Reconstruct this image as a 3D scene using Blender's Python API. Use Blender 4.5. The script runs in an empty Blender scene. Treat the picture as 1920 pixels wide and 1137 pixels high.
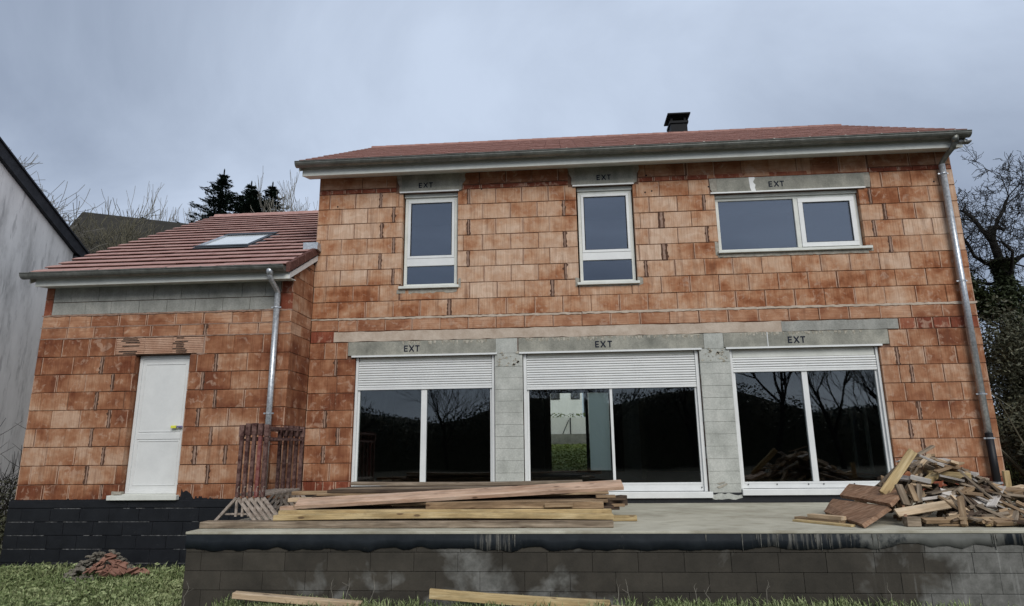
import bpy, math, random
from mathutils import Vector, Matrix
random.seed(7)
R = random.random
def U(a, b): return a + (b - a) * random.random()

# ---------------------------------------------------------------- camera, world, sun, exposure
sc = bpy.context.scene
COL = sc.collection
def make_camera():
    cd = bpy.data.cameras.new('camera')
    co = bpy.data.objects.new('camera', cd); COL.objects.link(co)
    yaw, p, r = .0761, .2237, -.0116
    f = Vector((-math.sin(yaw) * math.cos(p), math.cos(yaw) * math.cos(p), math.sin(p)))
    rr = Vector((math.cos(yaw), math.sin(yaw), 0)); u = rr.cross(f)
    r2 = math.cos(r) * rr + math.sin(r) * u; u2 = -math.sin(r) * rr + math.cos(r) * u
    m = Matrix((( r2.x, u2.x, -f.x, 4.505), (r2.y, u2.y, -f.y, -10.992), (r2.z, u2.z, -f.z, -2.311), (0, 0, 0, 1)))
    co.matrix_world = m
    cd.sensor_width = 36; cd.lens = 1186.56 / 1920 * 36
    cd.clip_start = .1; cd.clip_end = 800
    sc.camera = co
make_camera()
sc.render.engine = 'CYCLES'
sc.cycles.max_bounces = 7; sc.cycles.transparent_max_bounces = 12; sc.cycles.transmission_bounces = 6
sc.cycles.use_denoising = True
sc.view_settings.view_transform = 'Standard'; sc.view_settings.look = 'None'
sc.view_settings.gamma = 1; sc.view_settings.use_curve_mapping = False
sc.view_settings.exposure = .72
SUN_EL, SUN_AZ = math.radians(38), math.radians(160)      # soft light from behind the camera, a little to the right
def make_world():
    w = bpy.data.worlds.new('World'); sc.world = w; w.use_nodes = True
    nt = w.node_tree; N = nt.nodes; L = nt.links
    for n in list(N): N.remove(n)
    out = N.new('ShaderNodeOutputWorld')
    sky = N.new('ShaderNodeTexSky'); sky.sky_type = 'NISHITA'; sky.sun_disc = False
    sky.sun_elevation = SUN_EL; sky.sun_rotation = SUN_AZ
    b1 = N.new('ShaderNodeBackground'); b1.inputs[1].default_value = .05
    L.new(sky.outputs[0], b1.inputs[0])
    tc = N.new('ShaderNodeTexCoord')
    sep = N.new('ShaderNodeSeparateXYZ'); L.new(tc.outputs['Generated'], sep.inputs[0])
    ab = N.new('ShaderNodeMath'); ab.operation = 'ABSOLUTE'; L.new(sep.outputs[2], ab.inputs[0])
    ad = N.new('ShaderNodeMath'); ad.operation = 'ADD'; ad.inputs[1].default_value = .28; L.new(ab.outputs[0], ad.inputs[0])
    dx = N.new('ShaderNodeMath'); dx.operation = 'DIVIDE'; L.new(sep.outputs[0], dx.inputs[0]); L.new(ad.outputs[0], dx.inputs[1])
    dy = N.new('ShaderNodeMath'); dy.operation = 'DIVIDE'; L.new(sep.outputs[1], dy.inputs[0]); L.new(ad.outputs[0], dy.inputs[1])
    cb = N.new('ShaderNodeCombineXYZ'); L.new(dx.outputs[0], cb.inputs[0]); L.new(dy.outputs[0], cb.inputs[1])
    mp = N.new('ShaderNodeMapping'); mp.inputs['Location'].default_value = (11.2, -3.1, 0); mp.inputs['Scale'].default_value = (.55, 1.0, 1)
    L.new(cb.outputs[0], mp.inputs[0])
    n1 = N.new('ShaderNodeTexNoise'); n1.inputs['Scale'].default_value = .8; n1.inputs['Detail'].default_value = 8; n1.inputs['Roughness'].default_value = .56; n1.inputs['Distortion'].default_value = .5
    L.new(mp.outputs[0], n1.inputs[0])
    cr = N.new('ShaderNodeValToRGB'); L.new(n1.outputs[0], cr.inputs[0])
    e = cr.color_ramp.elements
    e[0].position = .38; e[0].color = (.185, .222, .292, 1)
    e[1].position = .63; e[1].color = (.385, .445, .545, 1)
    b2 = N.new('ShaderNodeBackground'); b2.inputs[1].default_value = 1.0
    L.new(cr.outputs[0], b2.inputs[0])
    mx = N.new('ShaderNodeMixShader'); mx.inputs[0].default_value = .9
    L.new(b1.outputs[0], mx.inputs[1]); L.new(b2.outputs[0], mx.inputs[2]); L.new(mx.outputs[0], out.inputs[0])
make_world()
def make_sun():
    ld = bpy.data.lights.new('sun', 'SUN'); ld.energy = 1.5; ld.angle = math.radians(35); ld.color = (1, .97, .92)
    o = bpy.data.objects.new('sun', ld); COL.objects.link(o)
    d = Vector((math.sin(SUN_AZ) * math.cos(SUN_EL), math.cos(SUN_AZ) * math.cos(SUN_EL), math.sin(SUN_EL)))
    o.rotation_euler = (-d).to_track_quat('-Z', 'Y').to_euler()
make_sun()

# ---------------------------------------------------------------- helpers
def link(o, parent=None):
    COL.objects.link(o)
    if parent is not None: o.parent = parent
    return o
def tag(o, label=None, cat=None, group=None, kind=None):
    if label: o['label'] = label
    if cat: o['category'] = cat
    if group: o['group'] = group
    if kind: o['kind'] = kind
    return o
def thing(name, label, cat, loc=(0, 0, 0), group=None):
    o = bpy.data.objects.new(name, None); COL.objects.link(o); o.location = loc
    o.empty_display_size = .1
    return tag(o, label, cat, group)
class MB:
    """collects shapes; build() links them as one mesh object"""
    def __init__(s): s.v = []; s.f = []; s.org = (0, 0, 0)
    def add(s, vs, fs):
        b = len(s.v); s.v += [tuple(v) for v in vs]; s.f += [tuple(i + b for i in f) for f in fs]; return s
    def box(s, x0, x1, y0, y1, z0, z1):
        return s.add([(x0,y0,z0),(x1,y0,z0),(x1,y1,z0),(x0,y1,z0),(x0,y0,z1),(x1,y0,z1),(x1,y1,z1),(x0,y1,z1)],
                     [(0,3,2,1),(4,5,6,7),(0,1,5,4),(1,2,6,5),(2,3,7,6),(3,0,4,7)])
    def prism(s, pts, axis, a, b):
        """polygon pts (2D) swept along axis between a and b"""
        n = len(pts)
        def P(p, t):
            return {'x': (t, p[0], p[1]), 'y': (p[0], t, p[1]), 'z': (p[0], p[1], t)}[axis]
        vs = [P(p, a) for p in pts] + [P(p, b) for p in pts]
        fs = [tuple(range(n)), tuple(range(2*n-1, n-1, -1))] + [(i, i+n, (i+1) % n + n, (i+1) % n) for i in range(n)]
        return s.add(vs, fs)
    def tube(s, pts, rads, n=8, cap=True):
        pts = [Vector(p) for p in pts]
        if not isinstance(rads, (list, tuple)): rads = [rads] * len(pts)
        b = len(s.v); up = None
        for i, p in enumerate(pts):
            t = (pts[min(i+1, len(pts)-1)] - pts[max(i-1, 0)]).normalized()
            if up is None:
                up = Vector((0, 0, 1)) if abs(t.z) < .9 else Vector((1, 0, 0))
            a = t.cross(up).normalized(); c = a.cross(t).normalized(); up = c
            for k in range(n):
                th = 2 * math.pi * k / n
                s.v.append(tuple(p + (a * math.cos(th) + c * math.sin(th)) * rads[i]))
        for i in range(len(pts) - 1):
            for k in range(n):
                k2 = (k + 1) % n
                s.f.append((b+i*n+k, b+i*n+k2, b+(i+1)*n+k2, b+(i+1)*n+k))
        if cap:
            s.f.append(tuple(b + k for k in range(n-1, -1, -1)))
            e = b + (len(pts)-1)*n; s.f.append(tuple(e + k for k in range(n)))
        return s
    def quadbar(s, p0, p1, w, h, up=(0, 0, 1)):
        """bar with rectangular section w (sideways) x h (along up)"""
        p0, p1 = Vector(p0), Vector(p1); t = (p1 - p0).normalized()
        a = t.cross(Vector(up)).normalized() * w / 2; c = a.cross(t).normalized() * h / 2
        vs = [p0-a-c, p0+a-c, p0+a+c, p0-a+c, p1-a-c, p1+a-c, p1+a+c, p1-a+c]
        return s.add(vs, [(0,1,2,3),(7,6,5,4),(0,4,5,1),(1,5,6,2),(2,6,7,3),(3,7,4,0)])
    def mesh(s, name):
        m = bpy.data.meshes.new(name); m.from_pydata(s.v, [], s.f); m.update(); return m
    def build(s, name, mat, parent=None, smooth=False, bevel=0):
        m = s.mesh(name); m.materials.append(mat)
        if smooth:
            for p in m.polygons: p.use_smooth = True
        o = link(bpy.data.objects.new(name, m), parent)
        if bevel:
            bv = o.modifiers.new('bevel', 'BEVEL'); bv.width = bevel; bv.segments = 2; bv.limit_method = 'ANGLE'
        return o
def fixnorm(o):
    import bmesh
    bm = bmesh.new(); bm.from_mesh(o.data); bmesh.ops.recalc_face_normals(bm, faces=bm.faces); bm.to_mesh(o.data); bm.free()
    return o

# ---------------------------------------------------------------- materials
class NT:
    def __init__(s, name, rough=.8, spec=.3):
        s.m = bpy.data.materials.new(name); s.m.use_nodes = True
        s.t = s.m.node_tree; s.N = s.t.nodes; s.L = s.t.links
        s.b = s.N['Principled BSDF']; s.b.inputs['Roughness'].default_value = rough
        s.b.inputs['Specular IOR Level'].default_value = spec
    def n(s, ty, **kw):
        x = s.N.new(ty)
        for k, v in kw.items(): setattr(x, k, v)
        return x
    def l(s, a, b): s.L.new(a, b)
    def coord(s, kind='pos', scale=(1, 1, 1), loc=(0, 0, 0)):
        if kind == 'pos': src = s.n('ShaderNodeNewGeometry').outputs['Position']
        else: src = s.n('ShaderNodeTexCoord').outputs['Object']
        mp = s.n('ShaderNodeMapping'); mp.inputs['Scale'].default_value = scale; mp.inputs['Location'].default_value = loc
        s.l(src, mp.inputs[0]); return mp.outputs[0]
    def objcoord(s, scale=(1, 1, 1)):
        """object coordinates shifted by a random amount per object"""
        tc = s.n('ShaderNodeTexCoord'); oi = s.n('ShaderNodeObjectInfo')
        mu = s.n('ShaderNodeMath', operation='MULTIPLY'); mu.inputs[1].default_value = 37.; s.l(oi.outputs['Random'], mu.inputs[0])
        mp = s.n('ShaderNodeMapping'); mp.inputs['Scale'].default_value = scale; s.l(tc.outputs['Object'], mp.inputs[0])
        va = s.n('ShaderNodeVectorMath', operation='ADD'); s.l(mp.outputs[0], va.inputs[0]); s.l(mu.outputs[0], va.inputs[1])
        return va.outputs[0]
    def noise(s, vec, scale=5, detail=4, rough=.6, dist=0):
        x = s.n('ShaderNodeTexNoise'); x.inputs['Scale'].default_value = scale; x.inputs['Detail'].default_value = detail
        x.inputs['Roughness'].default_value = rough; x.inputs['Distortion'].default_value = dist
        s.l(vec, x.inputs[0]); return x.outputs[0]
    def ramp(s, fac, stops):
        x = s.n('ShaderNodeValToRGB'); e = x.color_ramp.elements
        while len(e) < len(stops): e.new(.5)
        for i, (p, c) in enumerate(stops):
            e[i].position = p
            e[i].color = (c, c, c, 1) if isinstance(c, (int, float)) else (*c, 1)
        s.l(fac, x.inputs[0]); return x.outputs[0]
    def mix(s, fac, a, b, mode='MIX'):
        x = s.n('ShaderNodeMix', data_type='RGBA', blend_type=mode)
        for sock, v in ((x.inputs[0], fac), (x.inputs[6], a), (x.inputs[7], b)):
            if isinstance(v, (int, float)): sock.default_value = v
            elif isinstance(v, tuple): sock.default_value = (*v, 1)
            else: s.l(v, sock)
        return x.outputs[2]
    def math(s, op, a, b=0):
        x = s.n('ShaderNodeMath', operation=op)
        for i, v in enumerate((a, b)):
            if isinstance(v, (int, float)): x.inputs[i].default_value = v
            else: s.l(v, x.inputs[i])
        return x.outputs[0]
    def color(s, c):
        if isinstance(c, tuple): s.b.inputs['Base Color'].default_value = (*c, 1)
        else: s.l(c, s.b.inputs['Base Color'])
        return s
    def bump(s, h, strength=.3, dist=.01):
        x = s.n('ShaderNodeBump'); x.inputs['Strength'].default_value = strength; x.inputs['Distance'].default_value = dist
        s.l(h, x.inputs['Height']); s.l(x.outputs[0], s.b.inputs['Normal']); return s

def brick_mat(name, stops, stri=(62, 62, 1.6), grooves=False):
    t = NT(name, .88, .2)
    oi = t.n('ShaderNodeObjectInfo')
    pos = t.coord('pos')
    big = t.noise(pos, .55, 3, .55)
    # tone: random per brick + slow drift over the wall (damp zones)
    med = t.noise(t.coord('pos', (1, 1, 1.3)), 2.6, 3, .6)
    tone = t.math('ADD', t.math('MULTIPLY', t.math('SUBTRACT', oi.outputs['Random'], .15), .48), t.math('MULTIPLY', t.math('SUBTRACT', big, .5), 1.6))
    tone = t.math('ADD', tone, t.math('MULTIPLY', t.math('SUBTRACT', med, .5), 1.7))
    sp = t.n('ShaderNodeSeparateXYZ'); t.l(pos, sp.inputs[0])
    zr = t.n('ShaderNodeMapRange'); zr.inputs[1].default_value = -3.1; zr.inputs[2].default_value = 2.8; t.l(sp.outputs[2], zr.inputs[0])
    # rain-washed and damp courses: (height, tone)
    course = t.ramp(zr.outputs[0], [(.0, .16), (.045, .2), (.06, .50), (.2, .46), (.3, .22), (.42, .16), (.52, .27), (.60, .32), (.68, .50), (.82, .50), (.9, .34), (1., .22)])
    tone = t.math('ADD', tone, course)
    base = t.ramp(tone, stops)
    oc = t.objcoord((1, 1, 1))
    bl = t.noise(oc, 4.2, 3, .5, 1.2)
    blm = t.ramp(bl, [(.47, 0.), (.53, 1.)])
    base = t.mix(t.math('MULTIPLY', blm, .30), base, t.mix(1., base, (.70, .56, .48), 'MULTIPLY'))
    bl2 = t.ramp(t.noise(oc, 7.5, 4, .6, .6), [(.56, 0.), (.66, 1.)])
    base = t.mix(t.math('MULTIPLY', bl2, .45), base, (.56, .41, .31))
    st = t.noise(t.coord('pos', stri), 1., 2, .7)
    base = t.mix(.5, base, t.ramp(st, [(.3, (.42, .34, .30)), (.66, (1, 1, 1))]), 'MULTIPLY')
    fine = t.noise(pos, 60, 3, .7)
    base = t.mix(.3, base, t.ramp(fine, [(.3, .6), (.7, 1.)]), 'MULTIPLY')
    hs = t.n('ShaderNodeHueSaturation'); hs.inputs['Saturation'].default_value = 1.06; hs.inputs['Value'].default_value = 1.05; t.l(base, hs.inputs['Color']); base = hs.outputs[0]
    # dirt that runs down the wall
    run = t.ramp(t.noise(t.coord('pos', (8, 8, .9)), 1., 4, .65), [(.55, 0.), (.72, 1.)])
    base = t.mix(t.math('MULTIPLY', run, .5), base, (.13, .06, .035))
    t.color(base)
    t.bump(t.math('ADD', t.math('MULTIPLY', st, .7), t.math('MULTIPLY', fine, .5)), .5, .006)
    return t.m
M = {}
M['brick'] = brick_mat('terracotta_brick', [(.02, (.25, .098, .050)), (.24, (.38, .185, .105)), (.46, (.48, .285, .18)), (.70, (.56, .38, .265)), (1., (.63, .47, .355))])
M['brick_ground'] = brick_mat('terracotta_brick_damp', [(.08, (.175, .066, .038)), (.34, (.27, .122, .070)), (.58, (.36, .185, .110)), (.82, (.45, .275, .180)), (1., (.52, .36, .26))])
M['brick_red'] = brick_mat('red_brick', [(.1, (.15, .045, .028)), (.6, (.25, .085, .055)), (1., (.36, .16, .10))])
M['brick_flat'] = brick_mat('flat_brick', [(.1, (.27, .12, .07)), (.5, (.43, .24, .15)), (1., (.56, .38, .27))], stri=(2, 2, 60))
def mk(name, c1, c2, scale=6, rough=.85, bump=.3, bd=.006, spec=.25, coord='pos', cs=(1, 1, 1), det=5, lo=.35, hi=.65):
    t = NT(name, rough, spec); v = t.coord(coord, cs) if coord == 'pos' else t.objcoord(cs)
    n1 = t.noise(v, scale, det, .65); n2 = t.noise(v, scale * 9, 3, .7)
    f = t.math('ADD', t.math('MULTIPLY', n1, .75), t.math('MULTIPLY', n2, .25))
    t.color(t.ramp(f, [(lo, c1), (hi, c2)])); 
    if bump: t.bump(f, bump, bd)
    return t.m
M['brick_edge'] = mk('brick_end_smear', (.30, .175, .115), (.50, .35, .26), 16, bump=.5, cs=(1, 1, .5))
M['stain'] = mk('joint_stain', (.035, .018, .012), (.13, .065, .04), 18, .9, .3)
M['brick_pale'] = mk('pale_grooved_brick', (.36, .20, .13), (.54, .36, .26), 5, bump=.3)
M['soot'] = mk('soot', (.015, .013, .012), (.12, .08, .055), 16, .95, 0, lo=.4, hi=.62)
M['mortar'] = mk('mortar_joint', (.20, .12, .085), (.34, .235, .18), 14, bump=.6)
M['joint_dark'] = mk('recessed_joint', (.09, .045, .028), (.24, .135, .09), 9, bump=.5)
M['mortar_grey'] = mk('grey_mortar', (.20, .185, .155), (.40, .37, .31), 11, bump=.8, bd=.012)
M['mortar_pale'] = mk('pale_mortar', (.36, .28, .215), (.52, .44, .36), 4, bump=.7, bd=.012)
def concrete(name, c1, c2, c3):
    t = NT(name, .9, .2); p = t.coord('pos')
    a = t.noise(p, 2.2, 5, .6); b = t.noise(p, 45, 4, .75); c = t.noise(t.coord('pos', (7, 7, 2)), 1., 4, .6)
    base = t.ramp(a, [(.3, c1), (.5, c2), (.7, c3)])
    base = t.mix(.5, base, t.ramp(b, [(.35, .55), (.62, 1.)]), 'MULTIPLY')
    base = t.mix(.35, base, t.ramp(c, [(.35, .6), (.6, 1.)]), 'MULTIPLY')
    t.color(base).bump(b, .6, .006); return t.m
M['lintel'] = concrete('lintel_concrete', (.20, .20, .17), (.31, .305, .26), (.43, .415, .35))
M['block'] = concrete('grey_block', (.24, .24, .215), (.33, .33, .30), (.42, .41, .37))
M['pier'] = concrete('pier_block', (.36, .37, .335), (.47, .48, .44), (.56, .565, .52))
M['smear'] = mk('mortar_smear', (.22, .20, .155), (.46, .43, .36), 26, bump=.8, bd=.01, lo=.42, hi=.6)
M['run'] = mk('milky_run', (.05, .052, .047), (.16, .155, .135), 30, .8, .3, lo=.4, hi=.62)
def slab_mat():
    t = NT('slab_concrete', .75, .35); p = t.coord('pos')
    a = t.noise(p, 1.1, 6, .6, .4); b = t.noise(t.coord('pos', (1, 2.5, 1)), 3.5, 4, .6); c = t.noise(p, 70, 3, .7)
    base = t.ramp(a, [(.3, (.30, .28, .215)), (.5, (.44, .42, .335)), (.7, (.54, .52, .42))])
    base = t.mix(t.ramp(b, [(.50, 0.), (.68, .55)]), base, (.24, .21, .145))
    base = t.mix(.3, base, t.ramp(c, [(.3, .6), (.7, 1.)]), 'MULTIPLY')
    t.color(base).bump(c, .3, .003); return t.m
M['slab'] = slab_mat()
def terrace_block_mat():
    t = NT('damp_block', .8, .3); p = t.coord('pos')
    sep = t.n('ShaderNodeSeparateXYZ'); t.l(p, sep.inputs[0])
    oi = t.n('ShaderNodeObjectInfo')
    damp = t.ramp(t.noise(p, 3., 4, .6), [(.35, (.034, .030, .023)), (.65, (.055, .048, .037))])
    damp = t.mix(.35, damp, t.ramp(oi.outputs['Random'], [(0., .55), (1., 1.3)]), 'MULTIPLY')
    dry = t.ramp(t.noise(p, 9, 5, .65), [(.3, (.09, .09, .08)), (.7, (.19, .187, .172))])
    # drying patches: some round X = 3..5.5 low on the wall, and all of the right end
    n = t.noise(p, 1.9, 4, .55, .3)
    m1 = t.math('MULTIPLY', t.ramp(sep.outputs[0], [(0., 0.), (1., 1.)]), 1.)
    r1 = t.n('ShaderNodeMapRange'); r1.inputs[1].default_value = 7.7; r1.inputs[2].default_value = 9.0; t.l(sep.outputs[0], r1.inputs[0])
    dd = t.math('ABSOLUTE', t.math('SUBTRACT', sep.outputs[0], 3.7))
    r2 = t.n('ShaderNodeMapRange'); r2.inputs[1].default_value = 2.1; r2.inputs[2].default_value = .4; r2.inputs[4].default_value = .42; t.l(dd, r2.inputs[0])
    s_ = t.math('ADD', t.math('ADD', n, t.math('MULTIPLY', r1.outputs[0], .42)), t.math('MULTIPLY', r2.outputs[0], .45))
    mask = t.ramp(s_, [(.64, 0.), (.76, 1.)])
    base = t.mix(mask, damp, dry)
    st = t.noise(t.coord('pos', (16, 16, 1.2)), 1., 3, .6)
    w = t.math('MULTIPLY', t.ramp(st, [(.6, 0.), (.68, 1.)]), t.math('MULTIPLY', r1.outputs[0], .45))
    base = t.mix(w, base, (.30, .30, .28))
    f = t.noise(p, 55, 3, .7)
    base = t.mix(.35, base, t.ramp(f, [(.3, .6), (.7, 1.)]), 'MULTIPLY')
    t.color(base).bump(f, .5, .004); return t.m
M['tblock'] = terrace_block_mat()
def bitumen_mat():
    t = NT('bitumen_coat', .55, .4); p = t.coord('pos')
    n = t.noise(p, 5, 5, .6); b = t.noise(p, 40, 3, .7)
    base = t.ramp(n, [(.3, (.0025, .0035, .006)), (.7, (.008, .0095, .013))])
    g = t.ramp(t.noise(p, 11, 6, .75, .5), [(.62, 0.), (.76, .35)])
    base = t.mix(g, base, (.09, .095, .095))
    t.color(base).bump(b, .5, .004); return t.m
M['bitumen'] = bitumen_mat()
def bitumen_line():
    t = NT('bare_joint_line', .8, .2); p = t.coord('pos', (1.6, 1.6, 9))
    n = t.noise(p, 2.2, 5, .7)
    t.color(t.ramp(n, [(.47, (.012, .014, .018)), (.56, (.22, .22, .21))])); return t.m
M['bitline'] = bitumen_line()
M['linepale'] = mk('pale_joint_line', (.04, .042, .045), (.20, .20, .195), 22, .9, 0, lo=.42, hi=.6)
def band_mat():
    """bitumen band of the terrace edge with milky run-off stains"""
    t = NT('bitumen_band', .5, .4); p = t.coord('pos')
    sep = t.n('ShaderNodeSeparateXYZ'); t.l(p, sep.inputs[0])
    n = t.noise(p, 4, 5, .6)
    base = t.ramp(n, [(.3, (.006, .009, .013)), (.7, (.018, .023, .028))])
    def zone(c, w):
        r = t.n('ShaderNodeMapRange'); r.inputs[1].default_value = w; r.inputs[2].default_value = w * .6
        t.l(t.math('ABSOLUTE', t.math('SUBTRACT', sep.outputs[0], c)), r.inputs[0]); return r.outputs[0]
    z = t.math('MAXIMUM', zone(3.75, .32), t.math('MAXIMUM', zone(7.1, .62), t.math('MULTIPLY', zone(9.5, .8), .8)))
    st = t.noise(t.coord('pos', (30, 30, 2.0)), 1., 3, .65)
    m = t.math('MULTIPLY', t.ramp(st, [(.48, 0.), (.68, 1.)]), z)
    base = t.mix(m, base, (.17, .165, .145))
    rg = t.n('ShaderNodeMapRange'); rg.inputs[1].default_value = 7.3; rg.inputs[2].default_value = 8.5; rg.inputs[4].default_value = .55; t.l(sep.outputs[0], rg.inputs[0])
    rg2 = t.n('ShaderNodeMapRange'); rg2.inputs[1].default_value = 9.0; rg2.inputs[2].default_value = 9.2; rg2.inputs[4].default_value = .5; t.l(sep.outputs[0], rg2.inputs[0])
    mm = t.math('SUBTRACT', t.math('ADD', t.noise(t.coord('pos', (3, 3, 2)), 1.6, 5, .7), rg.outputs[0]), rg2.outputs[0])
    base = t.mix(t.ramp(mm, [(.66, 0.), (.80, 1.)]), base, t.ramp(n, [(.3, (.10, .105, .095)), (.7, (.17, .17, .155))]))
    t.color(base).bump(n, .4, .01); return t.m
M['band'] = band_mat()
M['zinc_dark'] = mk('zinc_dull', (.11, .115, .10), (.24, .245, .22), 7, .45, .15, spec=.5)
M['zinc'] = mk('zinc_bright', (.26, .28, .30), (.62, .64, .66), 24, .35, .1, spec=.6, det=6)
for k in ('zinc', 'zinc_dark'):
    M[k].node_tree.nodes['Principled BSDF'].inputs['Metallic'].default_value = .55
M['white'] = mk('white_upvc', (.60, .61, .60), (.68, .69, .675), 3, .4, 0, spec=.5)
M['cream'] = mk('cream_board', (.55, .56, .51), (.68, .69, .64), 3, .55, 0)
M['grey_frame'] = mk('dark_frame', (.018, .020, .023), (.03, .033, .037), 3, .45, 0, spec=.5)
M['black'] = mk('black_metal', (.002, .003, .004), (.005, .006, .008), 5, .6, 0, spec=.15)
M['black_pvc'] = mk('black_pipe', (.004, .004, .005), (.008, .008, .010), 5, .5, 0, spec=.3)
M['ink'] = mk('stencil_paint', (.006, .010, .022), (.03, .035, .045), 40, .8, 0, lo=.5, hi=.8)
M['rust'] = mk('rusty_red_steel', (.045, .016, .014), (.20, .12, .10), 14, .8, .4, coord='obj', lo=.40, hi=.66)
M['steelgrey'] = mk('mortar_caked_steel', (.16, .125, .10), (.40, .34, .29), 18, .9, .5, coord='obj', lo=.35, hi=.62)
M['rustred'] = mk('red_painted_steel', (.13, .022, .022), (.26, .13, .11), 16, .7, .3, coord='obj', lo=.4, hi=.66)
M['yellow'] = mk('yellow_tape', (.6, .6, .05), (.7, .7, .1), 3, .5, 0)
M['violet'] = mk('violet_tape', (.12, .11, .22), (.18, .16, .3), 3, .5, 0)
M['interior'] = mk('dark_interior', (.030, .022, .017), (.055, .042, .033), 3, .9, 0)  # dimness of the rooms put into the colour; bare brick is paler
M['nose_shade'] = mk('tile_nose_shade', (.09, .036, .028), (.16, .07, .055), 8, .85, .2)  # shade under the tile lips, painted onto their front and recess faces
def tile_mat(name, top, side):
    t = NT(name, .8, .25); p = t.coord('pos')
    oi = t.n('ShaderNodeObjectInfo')
    n = t.noise(t.coord('pos', (3.3, 1, 1)), 2.2, 3, .6); f = t.noise(p, 50, 3, .7)
    base = t.ramp(n, [(.3, side), (.5, tuple((a + b) / 2 for a, b in zip(top, side))), (.7, top)])
    base = t.mix(.25, base, t.ramp(f, [(.3, .6), (.7, 1.)]), 'MULTIPLY')
    t.color(base).bump(f, .3, .003); return t.m
M['tile'] = tile_mat('clay_roof_tile', (.44, .275, .24), (.34, .19, .165))
M['tile_main'] = tile_mat('clay_roof_tile_brown', (.36, .20, .165), (.25, .125, .10))
M['tile_verge'] = mk('verge_tile', (.07, .028, .022), (.14, .065, .052), 14)
def glass(name, tint, refl, rtint=(.88, .90, .94)):
    t = NT(name); N = t.N
    out = N['Material Output']; N.remove(t.b)
    tr = t.n('ShaderNodeBsdfTransparent'); tr.inputs[0].default_value = (*tint, 1)
    gl = t.n('ShaderNodeBsdfGlossy'); gl.inputs[0].default_value = (*rtint, 1); gl.inputs['Roughness'].default_value = .012
    fr = t.n('ShaderNodeFresnel'); fr.inputs[0].default_value = 1.45
    f = t.math('ADD', t.math('MULTIPLY', fr.outputs[0], 1.2), refl)
    wn = t.noise(t.coord('pos'), .9, 1, .5); bp = t.n('ShaderNodeBump'); bp.inputs['Strength'].default_value = .05; bp.inputs['Distance'].default_value = .05
    t.l(wn, bp.inputs['Height']); t.l(bp.outputs[0], gl.inputs['Normal'])
    mx = t.n('ShaderNodeMixShader'); t.l(f, mx.inputs[0]); t.l(tr.outputs[0], mx.inputs[1]); t.l(gl.outputs[0], mx.inputs[2])
    t.l(mx.outputs[0], out.inputs[0]); return t.m
M['glass'] = glass('window_glass', (.5, .55, .6), .12, (.84, .90, 1.))
M['glass_door'] = glass('door_glass', (.82, .86, .82), .045)
M['sky_glass'] = mk('skylight_glass', (.62, .66, .68), (.76, .80, .82), 2, .08, 0, spec=1.)
def wood(name, c1, c2, c3, knots=.75, rough=.75):
    t = NT(name, rough, .25)
    v = t.objcoord((1.2, 14, 14)); v2 = t.objcoord((2.2, 60, 60))
    g = t.noise(v, 1.4, 4, .6, .6); f = t.noise(v2, 1.6, 3, .7)
    base = t.ramp(g, [(.28, c1), (.5, c2), (.72, c3)])
    oi = t.n('ShaderNodeObjectInfo')
    base = t.mix(.45, base, t.ramp(oi.outputs['Random'], [(0., .62), (1., 1.12)]), 'MULTIPLY')
    base = t.mix(.4, base, t.ramp(f, [(.35, .4), (.6, 1.)]), 'MULTIPLY')
    low = t.noise(t.objcoord((1.1, 3, 3)), 1.8, 4, .7)
    base = t.mix(.55, base, t.ramp(low, [(.36, .42), (.56, 1.)]), 'MULTIPLY')
    vo = t.n('ShaderNodeTexVoronoi'); vo.inputs['Scale'].default_value = 1.; t.l(t.objcoord((3.2, 9, 9)), vo.inputs[0])
    kn = t.ramp(vo.outputs['Distance'], [(.10, 1.), (.17, 0.)])
    base = t.mix(t.math('MULTIPLY', kn, knots), base, (.07, .035, .02))
    t.color(base).bump(f, .5, .003); return t.m
M['pine_pale'] = wood('pale_pine', (.48, .33, .20), (.64, .48, .31), (.74, .60, .44))
M['pine_yellow'] = wood('yellow_pine', (.38, .26, .12), (.54, .40, .20), (.68, .54, .31))
M['pine_pink'] = wood('pinkish_plank', (.50, .30, .19), (.66, .45, .32), (.74, .56, .42))
M['wood_grey'] = wood('weathered_wood', (.11, .08, .055), (.24, .185, .13), (.42, .34, .255))
M['wood_mid'] = wood('old_formwork', (.14, .09, .05), (.30, .20, .115), (.50, .37, .23))
M['wood_dark'] = wood('damp_shaded_wood', (.035, .023, .016), (.085, .056, .037), (.17, .12, .08))
M['wood_white'] = wood('chalky_offcut', (.38, .33, .28), (.55, .50, .45), (.68, .64, .58))
M['redboard'] = wood('red_brown_shuttering', (.19, .095, .05), (.33, .19, .115), (.47, .31, .205), .6)
def bark(name, c1, c2): return mk(name, c1, c2, 9, .95, .4)
M['bark_dark'] = bark('dark_bark', (.009, .0085, .0075), (.028, .025, .021))
M['bark_pale'] = bark('pale_bark', (.15, .14, .115), (.30, .28, .235))
M['bark_mid'] = bark('brown_bark', (.07, .065, .042), (.17, .155, .11))
def leafm(name, stops, trans=.25):
    t = NT(name, .6, .3); p = t.coord('pos')
    n = t.noise(p, 40, 2, .5); b = t.noise(p, .9, 3, .5)
    f = t.math('ADD', t.math('MULTIPLY', n, .8), t.math('MULTIPLY', b, .3))
    t.color(t.ramp(f, stops)); return t.m
M['needle'] = leafm('spruce_needles', [(.35, (.007, .014, .010)), (.7, (.028, .048, .03))])
M['ivy'] = leafm('ivy_leaves', [(.35, (.010, .016, .006)), (.7, (.045, .06, .022))])
M['brush'] = leafm('brush_leaves', [(.3, (.022, .024, .014)), (.55, (.065, .068, .040)), (.75, (.17, .16, .10))])
M['grass'] = leafm('grass_leaves', [(.28, (.030, .055, .016)), (.50, (.105, .145, .048)), (.70, (.36, .39, .20))])
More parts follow.
